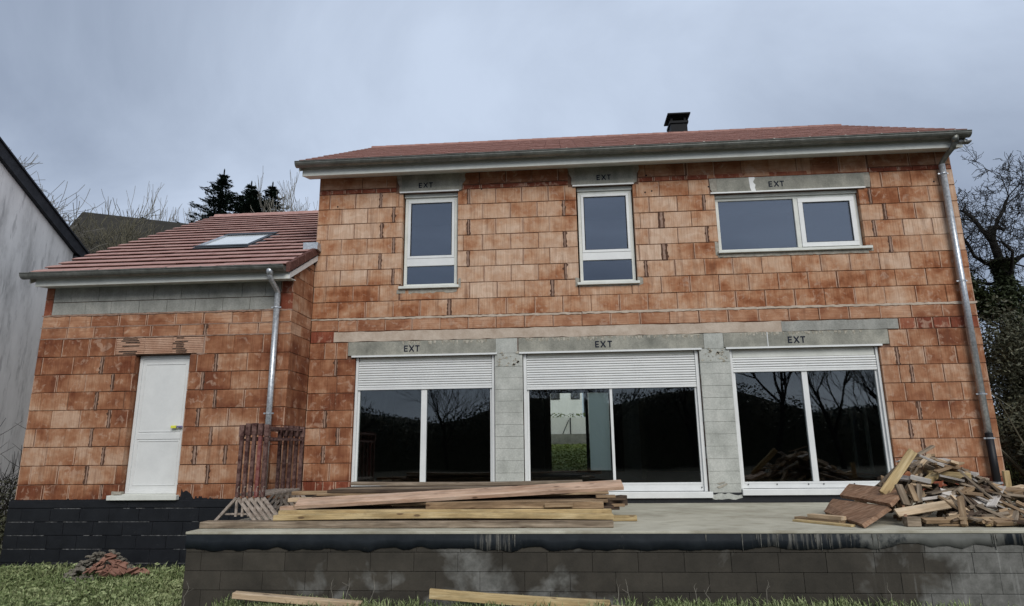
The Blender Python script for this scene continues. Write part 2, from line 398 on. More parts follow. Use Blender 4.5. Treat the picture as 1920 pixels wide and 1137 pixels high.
M['lawngrass'] = leafm('lawn_blades', [(.3, (.10, .15, .03)), (.55, (.26, .32, .09)), (.75, (.5, .5, .25))])
M['lawn'] = mk('lawn_ground', (.16, .20, .05), (.32, .34, .12), 6, .95, .6)
M['earth'] = mk('dark_earth', (.018, .018, .010), (.045, .042, .024), 5, .95, .6)
def render_wall():
    t = NT('streaked_render', .9, .2); p = t.coord('pos')
    st = t.noise(t.coord('pos', (2.4, 2.8, .6)), 1., 6, .7); a = t.noise(p, .8, 4, .6)
    sep = t.n('ShaderNodeSeparateXYZ'); t.l(p, sep.inputs[0])
    base = t.ramp(st, [(.30, (.42, .42, .42)), (.5, (.68, .68, .68)), (.66, (.76, .76, .76))])
    base = t.mix(.4, base, t.ramp(a, [(.3, .7), (.7, 1.)]), 'MULTIPLY')
    dr = t.ramp(t.noise(t.coord('pos', (5, 5.5, .8)), 1.7, 4, .65), [(.57, 0.), (.66, 1.)])
    base = t.mix(t.math('MULTIPLY', dr, .42), base, (.17, .17, .18))
    f = t.noise(p, 35, 3, .7)
    t.color(base).bump(f, .4, .005); return t.m
M['render'] = render_wall()
M['slate'] = mk('dark_verge', (.012, .013, .016), (.03, .032, .038), 6, .6, .2)
M['darkroof'] = mk('dark_far_roof', (.020, .018, .014), (.04, .036, .028), 2, .9, 0)
M['farwall'] = mk('far_wall', (.72, .73, .72), (.82, .82, .81), 2, .9, 0)
M['rubble_grey'] = mk('grey_rubble', (.075, .068, .055), (.21, .19, .155), 25, .95, .8)
M['terracotta'] = mk('terracotta_shard', (.17, .08, .058), (.30, .165, .12), 12, .9, .4)

# ---------------------------------------------------------------- brick laying
_bm = {}
def brick_mesh(w, h, mat, d=.18, ch=.005):
    var = random.choice((0, 1, 2, 3, 3)) if w > .2 else 0
    k = (w, h, mat, var)
    if k in _bm: return _bm[k]
    a, b = w / 2, h / 2; l = -a + .017 if var & 1 else -a + ch + .001; q = a - .017 if var & 2 else a - ch - .001
    v = [(-a,d,-b),(a,d,-b),(a,d,b),(-a,d,b), (-a,ch,-b),(a,ch,-b),(a,ch,b),(-a,ch,b),
         (-a+ch,0,-b+ch),(a-ch,0,-b+ch),(a-ch,0,b-ch),(-a+ch,0,b-ch), (l,0,-b+ch),(l,0,b-ch),(q,0,-b+ch),(q,0,b-ch)]
    f = [(3,2,1,0),(0,1,5,4),(1,2,6,5),(2,3,7,6),(3,0,4,7),(4,5,9,14,12,8),(5,6,10,9),(6,7,11,13,15,10),(7,4,8,11),(8,12,13,11),(12,14,15,13),(14,9,10,15)]
    m = bpy.data.meshes.new('brick'); m.from_pydata(v, [], f); m.update(); m.materials.append(M[mat]); m.materials.append(M['brick_edge'])
    if var & 1: m.polygons[9].material_index = 1
    if var & 2: m.polygons[11].material_index = 1
    _bm[k] = m; return m
def subtract(cell, cuts, mn=.035):
    """axis rectangles (x0,x1,z0,z1): cell minus every cut"""
    out = [cell]
    for c in cuts:
        nxt = []
        for r in out:
            x0, x1, z0, z1 = r
            if c[0] >= x1 or c[1] <= x0 or c[2] >= z1 or c[3] <= z0: nxt.append(r); continue
            if c[0] > x0: nxt.append((x0, c[0], z0, z1))
            if c[1] < x1: nxt.append((c[1], x1, z0, z1))
            xa, xb = max(x0, c[0]), min(x1, c[1])
            if c[2] > z0: nxt.append((xa, xb, z0, c[2]))
            if c[3] < z1: nxt.append((xa, xb, c[3], z1))
        out = nxt
    return [r for r in out if r[1] - r[0] > mn and r[3] - r[2] > mn]
def lay(parent, rows, cuts, y, name='brick', axis='x', gap=.008, maxn=None):
    """rows: (z0, z1, [joints], material). A joint may be (x, width): a wide mortared joint."""
    rects = []; wide = []
    for z0, z1, js, mat in rows:
        ed = []
        for j in js: ed.append((j, gap) if not isinstance(j, tuple) else j)
        for (a, ga), (b, gb) in zip(ed, ed[1:]):
            for r in subtract((a + ga / 2 + U(-.003, .004), b - gb / 2 + U(-.004, .003), z0 + gap / 2 + U(-.002, .003), z1 - gap / 2 + U(-.004, .001)), cuts): rects.append((r, mat))
        for x, g in ed:
            if g > .02:
                for r in subtract((x - g / 2, x + g / 2, z0, z1), cuts, .015): wide.append(r)
    rects.sort(key=lambda q: -(q[0][1] - q[0][0]) * (q[0][3] - q[0][2]))
    rest = MB()
    for i, (r, mat) in enumerate(rects):
        w, h = round((r[1] - r[0]) * 200) / 200, round((r[3] - r[2]) * 200) / 200
        cx, cz = (r[0] + r[1]) / 2, (r[2] + r[3]) / 2
        dy = U(-.004, .003)
        if maxn and i >= maxn:
            rest.box(cx - w/2, cx + w/2, y + dy, y + .17, cz - h/2, cz + h/2); continue
        o = bpy.data.objects.new(name, brick_mesh(w, h, mat)); link(o, parent)
        if axis == 'x':
            o.location = (cx, y + dy, cz); o.rotation_euler = (U(-.006, .006), 0, U(-.006, .006))
        else:   # wall facing +X: local X runs along world -Y.. keep simple quarter turn
            o.location = (y + dy, cx, cz); o.rotation_euler = (0, 0, math.pi / 2)
    if rest.v: tag(rest.build(name, M['brick'], parent), kind='stuff')
    return wide
def jagged_strip(mb, x, g, z0, z1, y, amp=.35, proud=.004):
    """a ragged strip of mortar standing in a wide joint"""
    n = max(3, int((z1 - z0) / .04)); L_, Rr = [], []
    for i in range(n + 1):
        z = z0 + (z1 - z0) * i / n
        L_.append((x - g * .30 * (1 + U(-amp, amp)), z)); Rr.append((x + g * .30 * (1 + U(-amp, amp)), z))
    b = len(mb.v)
    for i in range(n + 1):
        mb.v += [(L_[i][0], y - proud, L_[i][1]), (Rr[i][0], y - proud, Rr[i][1]), (L_[i][0], y + .05, L_[i][1]), (Rr[i][0], y + .05, Rr[i][1])]
    for i in range(n):
        k = b + i * 4
        mb.f += [(k, k+1, k+5, k+4), (k, k+4, k+6, k+2), (k+1, k+3, k+7, k+5)]
def joint_marks(parent, wide, y, mat):
    mb, st = MB(), MB()
    for x0, x1, z0, z1 in wide:
        x = (x0 + x1) / 2; g = x1 - x0
        jagged_strip(mb, x + U(-.004, .004), g * U(.75, 1.15), z0 + .01, z1 - .01, y, .3, .006)
        n = 9; L_, Rr = [], []; bias = U(-.008, .008)
        for i in range(n + 1):
            z = z0 - .004 + (z1 - z0 + .008) * i / n; L_.append((x - g * .5 - abs(random.gauss(0, .013)) + bias, z)); Rr.append((x + g * .5 + abs(random.gauss(0, .013)) + bias, z))
        st.prism(L_[::-1] + Rr, 'y', y - .0052, y + .02) if False else jagged_poly(st, L_, Rr, y)
    tag(mb.build('joint_mortar', M[mat], parent), kind='stuff'); tag(st.build('joint_stain', M['stain'], parent), kind='stuff')
def jagged_poly(mb, L_, Rr, y):
    b = len(mb.v)
    for l, q in zip(L_, Rr): mb.v += [(l[0], y - .0052, l[1]), (q[0], y - .0052, q[1])]
    for i in range(len(L_) - 1): k = b + 2 * i; mb.f.append((k, k + 1, k + 3, k + 2))
def ragged_slab(mb, x0, x1, z0, z1, y, proud=.004, ja=.012, ends=.012, step=.06, depth=.04):
    """flat patch with ragged outline: top and bottom wander by ja"""
    n = max(2, int((x1 - x0) / step)); b = len(mb.v)
    for i in range(n + 1):
        x = x0 + (x1 - x0) * i / n
        if i == 0: x += U(-ends, ends)
        if i == n: x += U(-ends, ends)
        zt = z1 + U(-ja, ja); zb = z0 + U(-ja, ja); p = proud * U(.5, 1.5)
        mb.v += [(x, y - p, zb), (x, y - p, zt), (x, y + depth, zb), (x, y + depth, zt)]
    for i in range(n):
        k = b + i * 4
        mb.f += [(k, k+4, k+5, k+1), (k+1, k+5, k+7, k+3), (k, k+2, k+6, k+4)]
    mb.f += [(b, b+1, b+3, b+2), (b+n*4, b+n*4+2, b+n*4+3, b+n*4+1)]
def poly_slab(mb, pts, y0, y1):
    """front polygon in XZ at y0, back at y1 (pts counter-clockwise seen from -Y)"""
    mb.prism(pts, 'y', y0, y1)
def letters(parent, txt, x, z, h, y, gapf=.30, w=.62, tilt=0):
    """stencilled letters built as flat bars"""
    mb = MB(); t = h * .18; cx = x; dd = .003
    def bar(x0, z0, x1, z1):
        mb.quadbar((x0, y - dd / 2, z0), (x1, y - dd / 2, z1), dd, t, up=(0, 0, 1)) if abs(z1 - z0) < .5 * abs(x1 - x0) else mb.quadbar((x0, y - dd / 2, z0), (x1, y - dd / 2, z1), dd, t, up=(1, 0, 0))
    for i, c in enumerate(txt):
        W = h * w; j = i * .0005; y -= j
        if c == 'E':
            bar(cx + t/2, z, cx + t/2, z + h); bar(cx + t, z + t/2, cx + W, z + t/2); bar(cx + t, z + h - t/2, cx + W, z + h - t/2); bar(cx + t, z + h/2, cx + W * .9, z + h/2)
        elif c == 'X':
            bar(cx, z, cx + W * 1.15, z + h)
            y -= .0015; bar(cx + W * 1.15, z, cx, z + h); y += .0015; W *= 1.15
        elif c == 'T':
            bar(cx - W * .05, z + h - t/2, cx + W * 1.1, z + h - t/2); bar(cx + W * .52, z, cx + W * .52, z + h - t)
            W *= 1.1
        cx += W + h * gapf * (.8 + .4 * R())
    return mb.build('stencil_lettering', M['ink'], parent)
def seq(a, b, s=.5): 
    out = []
    while a < b - .12: out.append(round(a, 3)); a += s
    return out

ZT = -3.234           # top of terrace slab
XR = 11.515           # right corner of house
YA = -.852            # front of the wing
# ================================================================ SETTING: ground
def smooth(t): t = max(0, min(1, t)); return t * t * (3 - 2 * t)
def ground_z(x, y):
    z = -4.03 - .13 * smooth((.3 - x) / .4)
    z += .95 * smooth((y + .5) / 5) if x > 11.6 else 0
    if x <= 11.6: z += .95 * smooth((y - .5) / 6.5)
    z += 1.0 * smooth((y - 8) / 9)
    z += .5 * smooth((x - 12.5) / 3) * smooth((y + 3) / 4)
    return z + .03 * math.sin(x * 1.7) * math.cos(y * 1.3)
def make_ground():
    xs = [-400, -150, -60, -30, -20] + [-15 + i * .75 for i in range(52)] + [26, 40, 80, 200, 400]
    ys = [-400, -150, -80, -50, -30, -20, -14] + [-12 + i * .75 for i in range(48)] + [27, 35, 50, 90, 200, 400]
    mb = MB()
    for y in ys:
        for x in xs: mb.v.append((x, y, ground_z(x, y)))
    n = len(xs)
    for j in range(len(ys) - 1):
        for i in range(n - 1):
            a = j * n + i; mb.f.append((a, a+1, a+1+n, a+n))
    tag(mb.build('ground', M['earth'], smooth=True), 'grassy ground round the unfinished house', kind='structure')
make_ground()

# ================================================================ MAIN HOUSE
house = thing('brick_house', 'unrendered two-storey terracotta brick house with red tiled roof and EXT marked lintels', 'house', (5.7, 4, -4))
HO = Vector(house.location)
def sub(o): return o
# parent with offset: keep world coordinates by parenting under an inverse
def attach(o, parent):
    o.parent = parent; return o
house.location = (0, 0, 0)
W1 = (1.634, 2.677, .51, 2.379); W2 = (4.871, 5.908, .482, 2.369); W3 = (7.362, 9.868, .982, 2.115)
D1 = (.846, 3.348, -3.07, -.7147); D2 = (3.842, 6.869, -3.16, -.7147); D3 = (7.386, 9.847, -3.12, -.7147)
def wall_core():
    """solid wall behind the bricks, pierced for every opening, plus the plain side and rear walls"""
    mb = MB(); y0, y1 = .014, .2; e = .006
    cuts = [(a - e, b + e, c - e, d + e) for a, b, c, d in (W1, W2, W3, D1, D2, D3)]
    xs = sorted({e, XR - e} | {c[0] for c in cuts} | {c[1] for c in cuts})
    for xa, xb in zip(xs, xs[1:]):
        zs = [-3.9]
        for c in sorted(cuts, key=lambda q: q[2]):
            if c[0] <= xa + 1e-6 and c[1] >= xb - 1e-6: zs += [c[2], c[3]]
        zs.append(2.86)
        for i in range(0, len(zs), 2):
            if zs[i+1] > zs[i]: mb.box(xa, xb, y0, y1, zs[i], zs[i+1])
    return mb.build('front_wall', M['joint_dark'], house)
front = wall_core()
def other_walls():
    mb = MB()
    g = [(.014, -3.9), (7.8, -3.9), (7.8, 2.9), (3.9, 5.15), (.014, 2.9)]
    mb.prism([(y, z) for y, z in g], 'x', .006, .19)
    # right side wall with a tall opening
    for a, b, c, d in ((.21, 3.95, -3.9, 2.85), (4.75, 7.8, -3.9, 2.85), (3.95, 4.75, -3.9, -2.97), (3.95, 4.75, -.95, 2.85)):
        mb.box(XR - .19, XR - .006, a, b, c, d)
    mb.prism([(.014, 2.86), (7.8, 2.86), (3.9, 5.13)], 'x', XR - .19, XR - .006)
    # rear wall with garden door opening X 4.08..5.9
    for a, b, c, d in ((.2, 4.08, -3.9, 2.85), (5.9, XR - .2, -3.9, 2.85), (4.08, 5.9, -3.9, -3.03), (4.08, 5.9, -.75, 2.85)):
        mb.box(a, b, 7.6, 7.79, c, d)
    return mb.build('side_and_rear_wall', M['brick_ground'], house)
other_walls()
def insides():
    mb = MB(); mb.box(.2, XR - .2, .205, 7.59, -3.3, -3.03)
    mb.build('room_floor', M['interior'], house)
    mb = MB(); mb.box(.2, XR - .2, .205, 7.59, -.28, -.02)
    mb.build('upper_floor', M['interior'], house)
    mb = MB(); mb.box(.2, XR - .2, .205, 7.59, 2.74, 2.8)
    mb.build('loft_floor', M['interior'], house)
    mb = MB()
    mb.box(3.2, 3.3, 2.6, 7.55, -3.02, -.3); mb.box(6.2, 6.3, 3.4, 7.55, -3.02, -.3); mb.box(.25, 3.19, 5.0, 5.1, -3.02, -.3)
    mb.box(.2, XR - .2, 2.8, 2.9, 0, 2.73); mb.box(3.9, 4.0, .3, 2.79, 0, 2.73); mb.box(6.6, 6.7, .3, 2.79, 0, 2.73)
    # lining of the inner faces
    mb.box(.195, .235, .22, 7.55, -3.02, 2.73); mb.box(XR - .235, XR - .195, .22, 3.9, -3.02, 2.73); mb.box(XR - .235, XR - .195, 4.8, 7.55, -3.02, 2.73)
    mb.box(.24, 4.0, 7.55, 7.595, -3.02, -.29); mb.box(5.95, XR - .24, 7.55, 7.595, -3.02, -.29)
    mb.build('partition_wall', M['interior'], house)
insides()

r = .301
B, BG, BR, BF = 'brick', 'brick_ground', 'brick_red', 'brick_flat'
m_ = .04
rows = [
 (0, r, [0, .4976, .998, 1.498, 1.998, (2.535, .06)] + seq(3.069, 11.2) + [XR], B),
 (r, 2*r, [0, .24, .74, 1.24, 1.60, 2.90, 3.40, 3.89, (4.40, .05), 4.86, 5.80, 6.31, 6.81, 7.31, 7.82, 8.32, 8.82, 9.31, 9.80, 10.28, 10.79, 11.28, XR], B),
 (2*r, 3*r, [0, .49, 1.0, (1.49, m_), 1.70, 2.66, 3.16, 3.66, 4.15, (4.64, m_), 5.60, (6.06, m_), 6.57, 7.08, 7.57, 8.07, 8.58, 9.07, 9.56, 10.06, 10.56, 11.05, XR], B),
 (3*r, 4*r, [0, .22, .73, (1.23, m_), 1.7, 2.60, (2.87, m_), 3.38, 3.88, 4.36, 4.9, 5.90, 5.96, (6.40, .09), 6.92, 7.4, 9.8, (10.28, m_), 10.8, 11.3, XR], B),
 (4*r, 5*r, [0, .08, .48, .98, (1.48, m_), 1.7, 2.78, 3.14, 3.66, 4.16, (4.64, m_), 4.9, 6.15, 6.66, (7.17, m_), 7.5, 9.8, (10.05, m_), 10.54, 11.03, XR], B),
 (5*r, 6*r, [0, .21, .72, (1.24, m_), 1.7, 2.5, (2.88, m_), 3.38, 3.88, 4.36, 4.9, 6.01, (6.39, .09), 6.92, 7.4, 9.8, (10.27, m_), 10.78, 11.28, XR], B),
 (6*r, 7*r, [0, .47, .96, (1.46, m_), 1.7, 2.5, 3.14, 3.65, 4.15, (4.64, m_), 4.9, 6.19, 6.69, (7.17, m_), 7.4, 9.8, (10.06, m_), 10.54, 11.05, XR], B),
 (7*r, 8*r, [0, .22, .72, (1.21, m_), 1.55, 2.6, (2.88, m_), 3.38, 3.87, 4.36, 4.67, 5.97, 6.39, 6.91, 7.3, 9.9, 10.09, 10.28, 10.79, 11.26, XR], B),
 (8*r, 2.50, [0, .25, .5, .85, 1.1, 1.4, 2.7, 3.1, 3.5, 3.95, 4.4, 4.8, 6.0, 6.3, 6.6, 6.88, 10.1, 10.35, 10.6, 10.85, 11.1, 11.3, XR], BR),
 (2.50, 2.80, [0, .84, 1.32, 1.5, 2.75, 2.9, 3.08, 3.57, 4.07, 4.56, 4.75, 6.0, 6.15, 6.88], BF),
 (2.42, 2.80, [6.90, 7.40, 7.88, 8.37, 8.85, 9.10, 9.60, 10.08], BF),
 (2.50, 2.80, [10.10, 10.8, 11.25, XR], BF),
 # flat course under the floor joint
 (-.25, -.03, [.5, .85, 1.36, 1.86, 2.38, 2.87, 3.38, 3.88, 4.39, 4.90, 5.40, 5.91, 6.42, 6.92, 7.42, 7.93, 8.43, 8.93, 9.44, 9.94, 10.45, 10.95, XR], BF),
 (-.235, -.03, [0, .5], BF), (-.4447, -.235, [0, .44], BR), (-.4447, -.25, [10.22, 10.5, 10.78, 11.06, 11.3, XR], BR),
]
g0 = -.4447
GR = [[9.7, 10.03, 10.33, 10.81, 11.3], [9.7, (10.12, m_), 10.56, 11.07], [9.7, 10.12, (10.31, m_), 10.82, 11.3], [9.7, 10.17, 10.59, 11.06], [9.7, 9.94, (10.34, m_), 10.83, 11.3],
      [9.7, (10.16, m_), 10.57, 11.09], [9.7, (10.31, m_), 10.83, 11.3], [9.7, 10.08, 10.58, 11.08]]
GL = [[0, .27, .49, .72], [0, (.49, m_), .85], [0, .35, .53, .85], [0, .51, .85], [0, (.35, m_), .85], [0, .26, (.59, m_), .85], [0, (.35, m_), .85], [0, .47, .85]]
for i in range(8):
    z1 = g0 - r * i; z0 = z1 - r
    mat = BR if i == 0 else BG
    rows.append((z0, z1, GR[i] + [XR], BG)); rows.append((z0, z1, GL[i], BG))
zb = g0 - 8 * r
rows.append((-3.07, zb, [9.7, 10.2, 10.7, 11.2, XR], BR)); rows.append((-3.07, zb, [0, .26, .36, .58, .846], BR))
LINT = [(1.50, 2.76, 2.375, 2.80), (4.73, 6.02, 2.365, 2.80), (7.28, 10.10, 2.113, 2.412), (.70, 3.38, -.715, -.44), (3.76, 6.97, -.715, -.44), (7.29, 10.02, -.715, -.44)]
wide = lay(front, rows, [W1, W2, W3, D1, D2, D3] + LINT, 0.0, maxn=300)
joint_marks(front, wide, 0, 'mortar')
# floor joint mortar line and pale band above the lintels
mb = MB(); ragged_slab(mb, .5, 4.9, -.038, -.002, 0, ja=.008, proud=.008); ragged_slab(mb, 4.9, XR + .02, -.034, .004, 0, ja=.007, proud=.010)
ragged_slab(mb, 0, .5, -.03, -.006, 0, ja=.005)
mb.build('floor_joint_mortar', M['mortar_pale'], front)
mb = MB(); ragged_slab(mb, .44, 8.29, -.435, -.258, 0, ja=.008, proud=.006, step=.12); mb.build('mortar_band', M['mortar_pale'], front)
mb = MB(); ragged_slab(mb, 8.29, 10.21, -.432, -.262, 0, ja=.006, proud=.010, step=.1); mb.build('cement_band', M['block'], front)
# lintels
def lintel(x0, x1, z0, z1, txx, txz, th, spot=None):
    mb = MB(); mb.box(x0, x1, -.008, .19, z0, z1)
    o = mb.build('lintel', M['lintel'], house, bevel=.004)
    letters(o, 'EXT', txx, txz, th, -.009)
    return o
l1 = lintel(1.60, 2.70, 2.395, 2.74, 1.93, 2.47, .10)
l2 = lintel(4.86, 5.93, 2.385, 2.745, 5.26, 2.475, .10)
l3 = lintel(7.42, 9.99, 2.132, 2.405, 8.33, 2.205, .105)
l4 = lintel(.71, 3.37, -.69, -.445, 1.73, -.638, .112)
l5 = lintel(3.77, 6.965, -.69, -.442, 5.11, -.640, .112)
l6 = lintel(7.30, 10.02, -.69, -.440, 8.37, -.640, .112)
# mortar round the lintels
mb = MB()
poly_slab(mb, [(1.50,2.75),(1.52,2.62),(1.56,2.52),(1.55,2.40),(1.60,2.385),(1.60,2.745),(1.60,2.79),(1.46,2.79)], -.004, .1)
poly_slab(mb, [(2.70,2.39),(2.75,2.41),(2.76,2.52),(2.82,2.60),(2.80,2.70),(2.86,2.79),(2.70,2.79)], -.004, .1)
ragged_slab(mb, 1.6, 2.7, 2.745, 2.79, 0, proud=.006)
poly_slab(mb, [(4.72,2.79),(4.76,2.62),(4.80,2.55),(4.79,2.42),(4.86,2.385),(4.86,2.79)], -.004, .1)
poly_slab(mb, [(5.93,2.39),(5.99,2.42),(6.0,2.58),(6.05,2.66),(6.03,2.79),(5.93,2.79)], -.004, .1)
ragged_slab(mb, 4.86, 5.93, 2.75, 2.79, 0, proud=.006)
poly_slab(mb, [(7.29,2.41),(7.30,2.2),(7.34,2.13),(7.42,2.12),(7.42,2.41)], -.003, .1)
poly_slab(mb, [(9.99,2.125),(10.08,2.13),(10.10,2.30),(10.09,2.41),(9.99,2.41)], -.003, .1)
tag(mb.build('lintel_mortar', M['mortar_grey'], house), kind='stuff')
mb = MB()
poly_slab(mb, [(8.00,2.20),(8.02,2.134),(8.10,2.134),(8.085,2.20),(8.10,2.25),(8.06,2.31),(8.10,2.38),(8.09,2.403),(7.99,2.403)], -.012, -.007)
mb.build('white_plaster_blot', M['white'], l3)
mb = MB(); ragged_slab(mb, 8.025, 8.045, -.688, -.442, 0, proud=.011, ja=.002, ends=.004, step=.02); mb.build('white_mortar_line', M['white'], l6)
def smears(o, x0, x1, z1, n):
    mb = MB()
    for _ in range(n):
        x = U(x0, x1); h = U(.015, .085); w = U(.008, .03)
        poly_slab(mb, [(x - w, z1), (x - w * .7, z1 - h * .6), (x - w * .1, z1 - h), (x + w * .5, z1 - h * U(.5, .9)), (x + w, z1)], -.0098 - U(0, .002), -.007)
    tag(mb.build('mortar_smear', M['smear'], o), kind='stuff')
smears(l4, 1.6, 3.3, -.446, 60); smears(l5, 3.8, 6.9, -.443, 120); smears(l6, 7.6, 9.6, -.441, 50)
# piers of grey blocks between the doors
for (x0, x1, cap) in ((3.352, 3.838, -.44), (6.873, 7.382, -.44)):
    mb = MB(); mb.box(x0, x1, .0005, .013, -3.14, -.70); mb.build('pier_joint', M['pier'], front)
    z = -3.14; i = 0
    while z < -.74:
        zt = min(z + .2, -.70)
        mb = MB(); s = U(0, .004); mb.box(x0 + s, x1 - U(0, .004), -.004 - U(0, .004), .19, z + .003, zt - .003)
        mb.build('block', M['pier'], front, bevel=.004)
        z += .2
    mb = MB(); mb.box(x0 + .02 if x0 < 5 else 6.97, x1 - .085 if x0 < 5 else 7.295, -.004, .19, -.70, cap); mb.build('pier_cap', M['pier'], front)
    mb = MB()
    for _ in range(26):
        x = U(x0 + .04, x1 - .04); z = U(-.93, -.70); w = U(.01, .035)
        poly_slab(mb, [(x - w, z), (x, z - w * .5), (x + w, z + w * .3), (x, z + w)], -.013, -.006)
    tag(mb.build('mortar_smear', M['smear'], front), kind='stuff')
mb = MB(); ragged_slab(mb, 6.90, 7.38, -3.17, -3.10, 0, ja=.02, proud=.012, step=.05); mb.build('pier_foot_mortar', M['pier'], front)
# foundation strip under the wall
mb = MB(); mb.box(0.0, XR, -.006, .012, -3.9, -3.075); mb.build('foundation_strip', M['bitumen'], front)
# mortar under the window sills
mb = MB(); ragged_slab(mb, 1.56, 2.66, .43, .508, 0, ja=.015, proud=.004); ragged_slab(mb, 2.68, 2.74, .5, .68, 0, ja=.02)
ragged_slab(mb, 4.86, 5.93, .455, .478, 0, ja=.008); ragged_slab(mb, 4.80, 4.868, .47, .62, 0, ja=.015); ragged_slab(mb, 5.912, 6.0, .47, .60, 0, ja=.02)
ragged_slab(mb, 7.34, 9.9, .915, .978, 0, ja=.008); ragged_slab(mb, 7.30, 7.36, .95, 1.2, 0, ja=.015); ragged_slab(mb, 9.87, 9.98, .96, 1.06, 0, ja=.015)
tag(mb.build('sill_mortar', M['mortar_grey'], house), kind='stuff')
# small bolt holes left in the bricks
mb = MB()
for x, z in ((.38, 2.16), (3.12, 2.40), (6.25, 2.22), (7.27, 2.26), (6.13, 2.20), (11.17, 2.18), (6.17, 2.53)):
    mb.tube([(x, -.005, z), (x, .002, z)], .016, 7)
tag(mb.build('bolt_hole', M['black'], front), kind='stuff')

# ---------------------------------------------------------------- windows
def frame_ring(mb, x0, x1, z0, z1, w, y0, y1):
    mb.box(x0, x1, y0, y1, z0, z0 + w); mb.box(x0, x1, y0, y1, z1 - w, z1)
    mb.box(x0, x0 + w, y0, y1, z0 + w, z1 - w); mb.box(x1 - w, x1, y0, y1, z0 + w, z1 - w)
def pane(parent, x0, x1, z0, z1, y, mat='glass', gk=0):
    mb = MB(); mb.box(x0, x1, y, y + .02, z0, z1); o = mb.build('pane', M[mat], parent)
    g = .012; q = gk; mb = MB(); frame_ring(mb, x0 + q, x1 - q, z0 + q, z1 - q, g, y - .006, y - .001)
    if gk: mb.build('gasket', M['black'], parent)
    return o
def small_window(x0, x1, zs, zt, ztr0, ztr1, ext):
    """fixed light below an opening one, pale frame, aluminium shutter lip above"""
    mb = MB(); frame_ring(mb, x0 + .03, x1 - .02, zs + .055, zt - .075, .055, .09, .15)
    w = mb.build('window', M['cream'], house, bevel=.004)
    mb = MB(); mb.box(x0 + .085, x1 - .075, .085, .15, ztr0, ztr1); mb.build('transom', M['white'], w, bevel=.003)
    mb = MB(); frame_ring(mb, x0 + .087, x1 - .077, ztr1 + .002, zt - .132, .048, .078, .13); mb.build('sash', M['white'], w, bevel=.003)
    pane(w, x0 + .13, x1 - .12, ztr1 + .04, zt - .17, .105, gk=.0075); pane(w, x0 + .08, x1 - .07, zs + .10, ztr0 + .01, .115)
    mb = MB(); mb.box(x0 + .02, x1 - .01, .06, .19, zt - .075, zt - .004); mb.build('shutter_box', M['cream'], w)
    mb = MB(); mb.box(x0 - .06, x1 + .02, -.035, -.009, zt - .006, zt + .018); mb.build('shutter_lip', M['white'], w)
    mb = MB(); mb.box(x0 - .03, x1 + .03, -.055, .085, zs, zs + .048); mb.build('sill', M['cream'], w, bevel=.006)
    return w
small_window(1.634, 2.677, .51, 2.379, .965, 1.108, 1)
small_window(4.871, 5.908, .482, 2.369, .97, 1.112, 2)
mb = MB(); frame_ring(mb, 7.385, 9.86, 1.03, 2.05, .05, .09, .15); mb.box(8.755, 8.83, .085, .15, 1.08, 2.0)
w3 = mb.build('window', M['cream'], house, bevel=.004)
mb = MB(); frame_ring(mb, 8.832, 9.808, 1.082, 1.998, .08, .074, .13); mb.build('sash', M['white'], w3, bevel=.003)
pane(w3, 7.43, 8.76, 1.07, 2.01, .115); pane(w3, 8.90, 9.74, 1.15, 1.93, .10, gk=.013)
mb = MB(); mb.box(7.37, 9.866, .06, .19, 2.052, 2.11); mb.build('shutter_box', M['cream'], w3)
mb = MB(); mb.box(7.29, 9.985, -.035, -.009, 2.108, 2.131); mb.build('shutter_lip', M['white'], w3)
mb = MB(); mb.box(7.34, 9.96, -.055, .085, .983, 1.028); mb.build('sill', M['cream'], w3, bevel=.006)

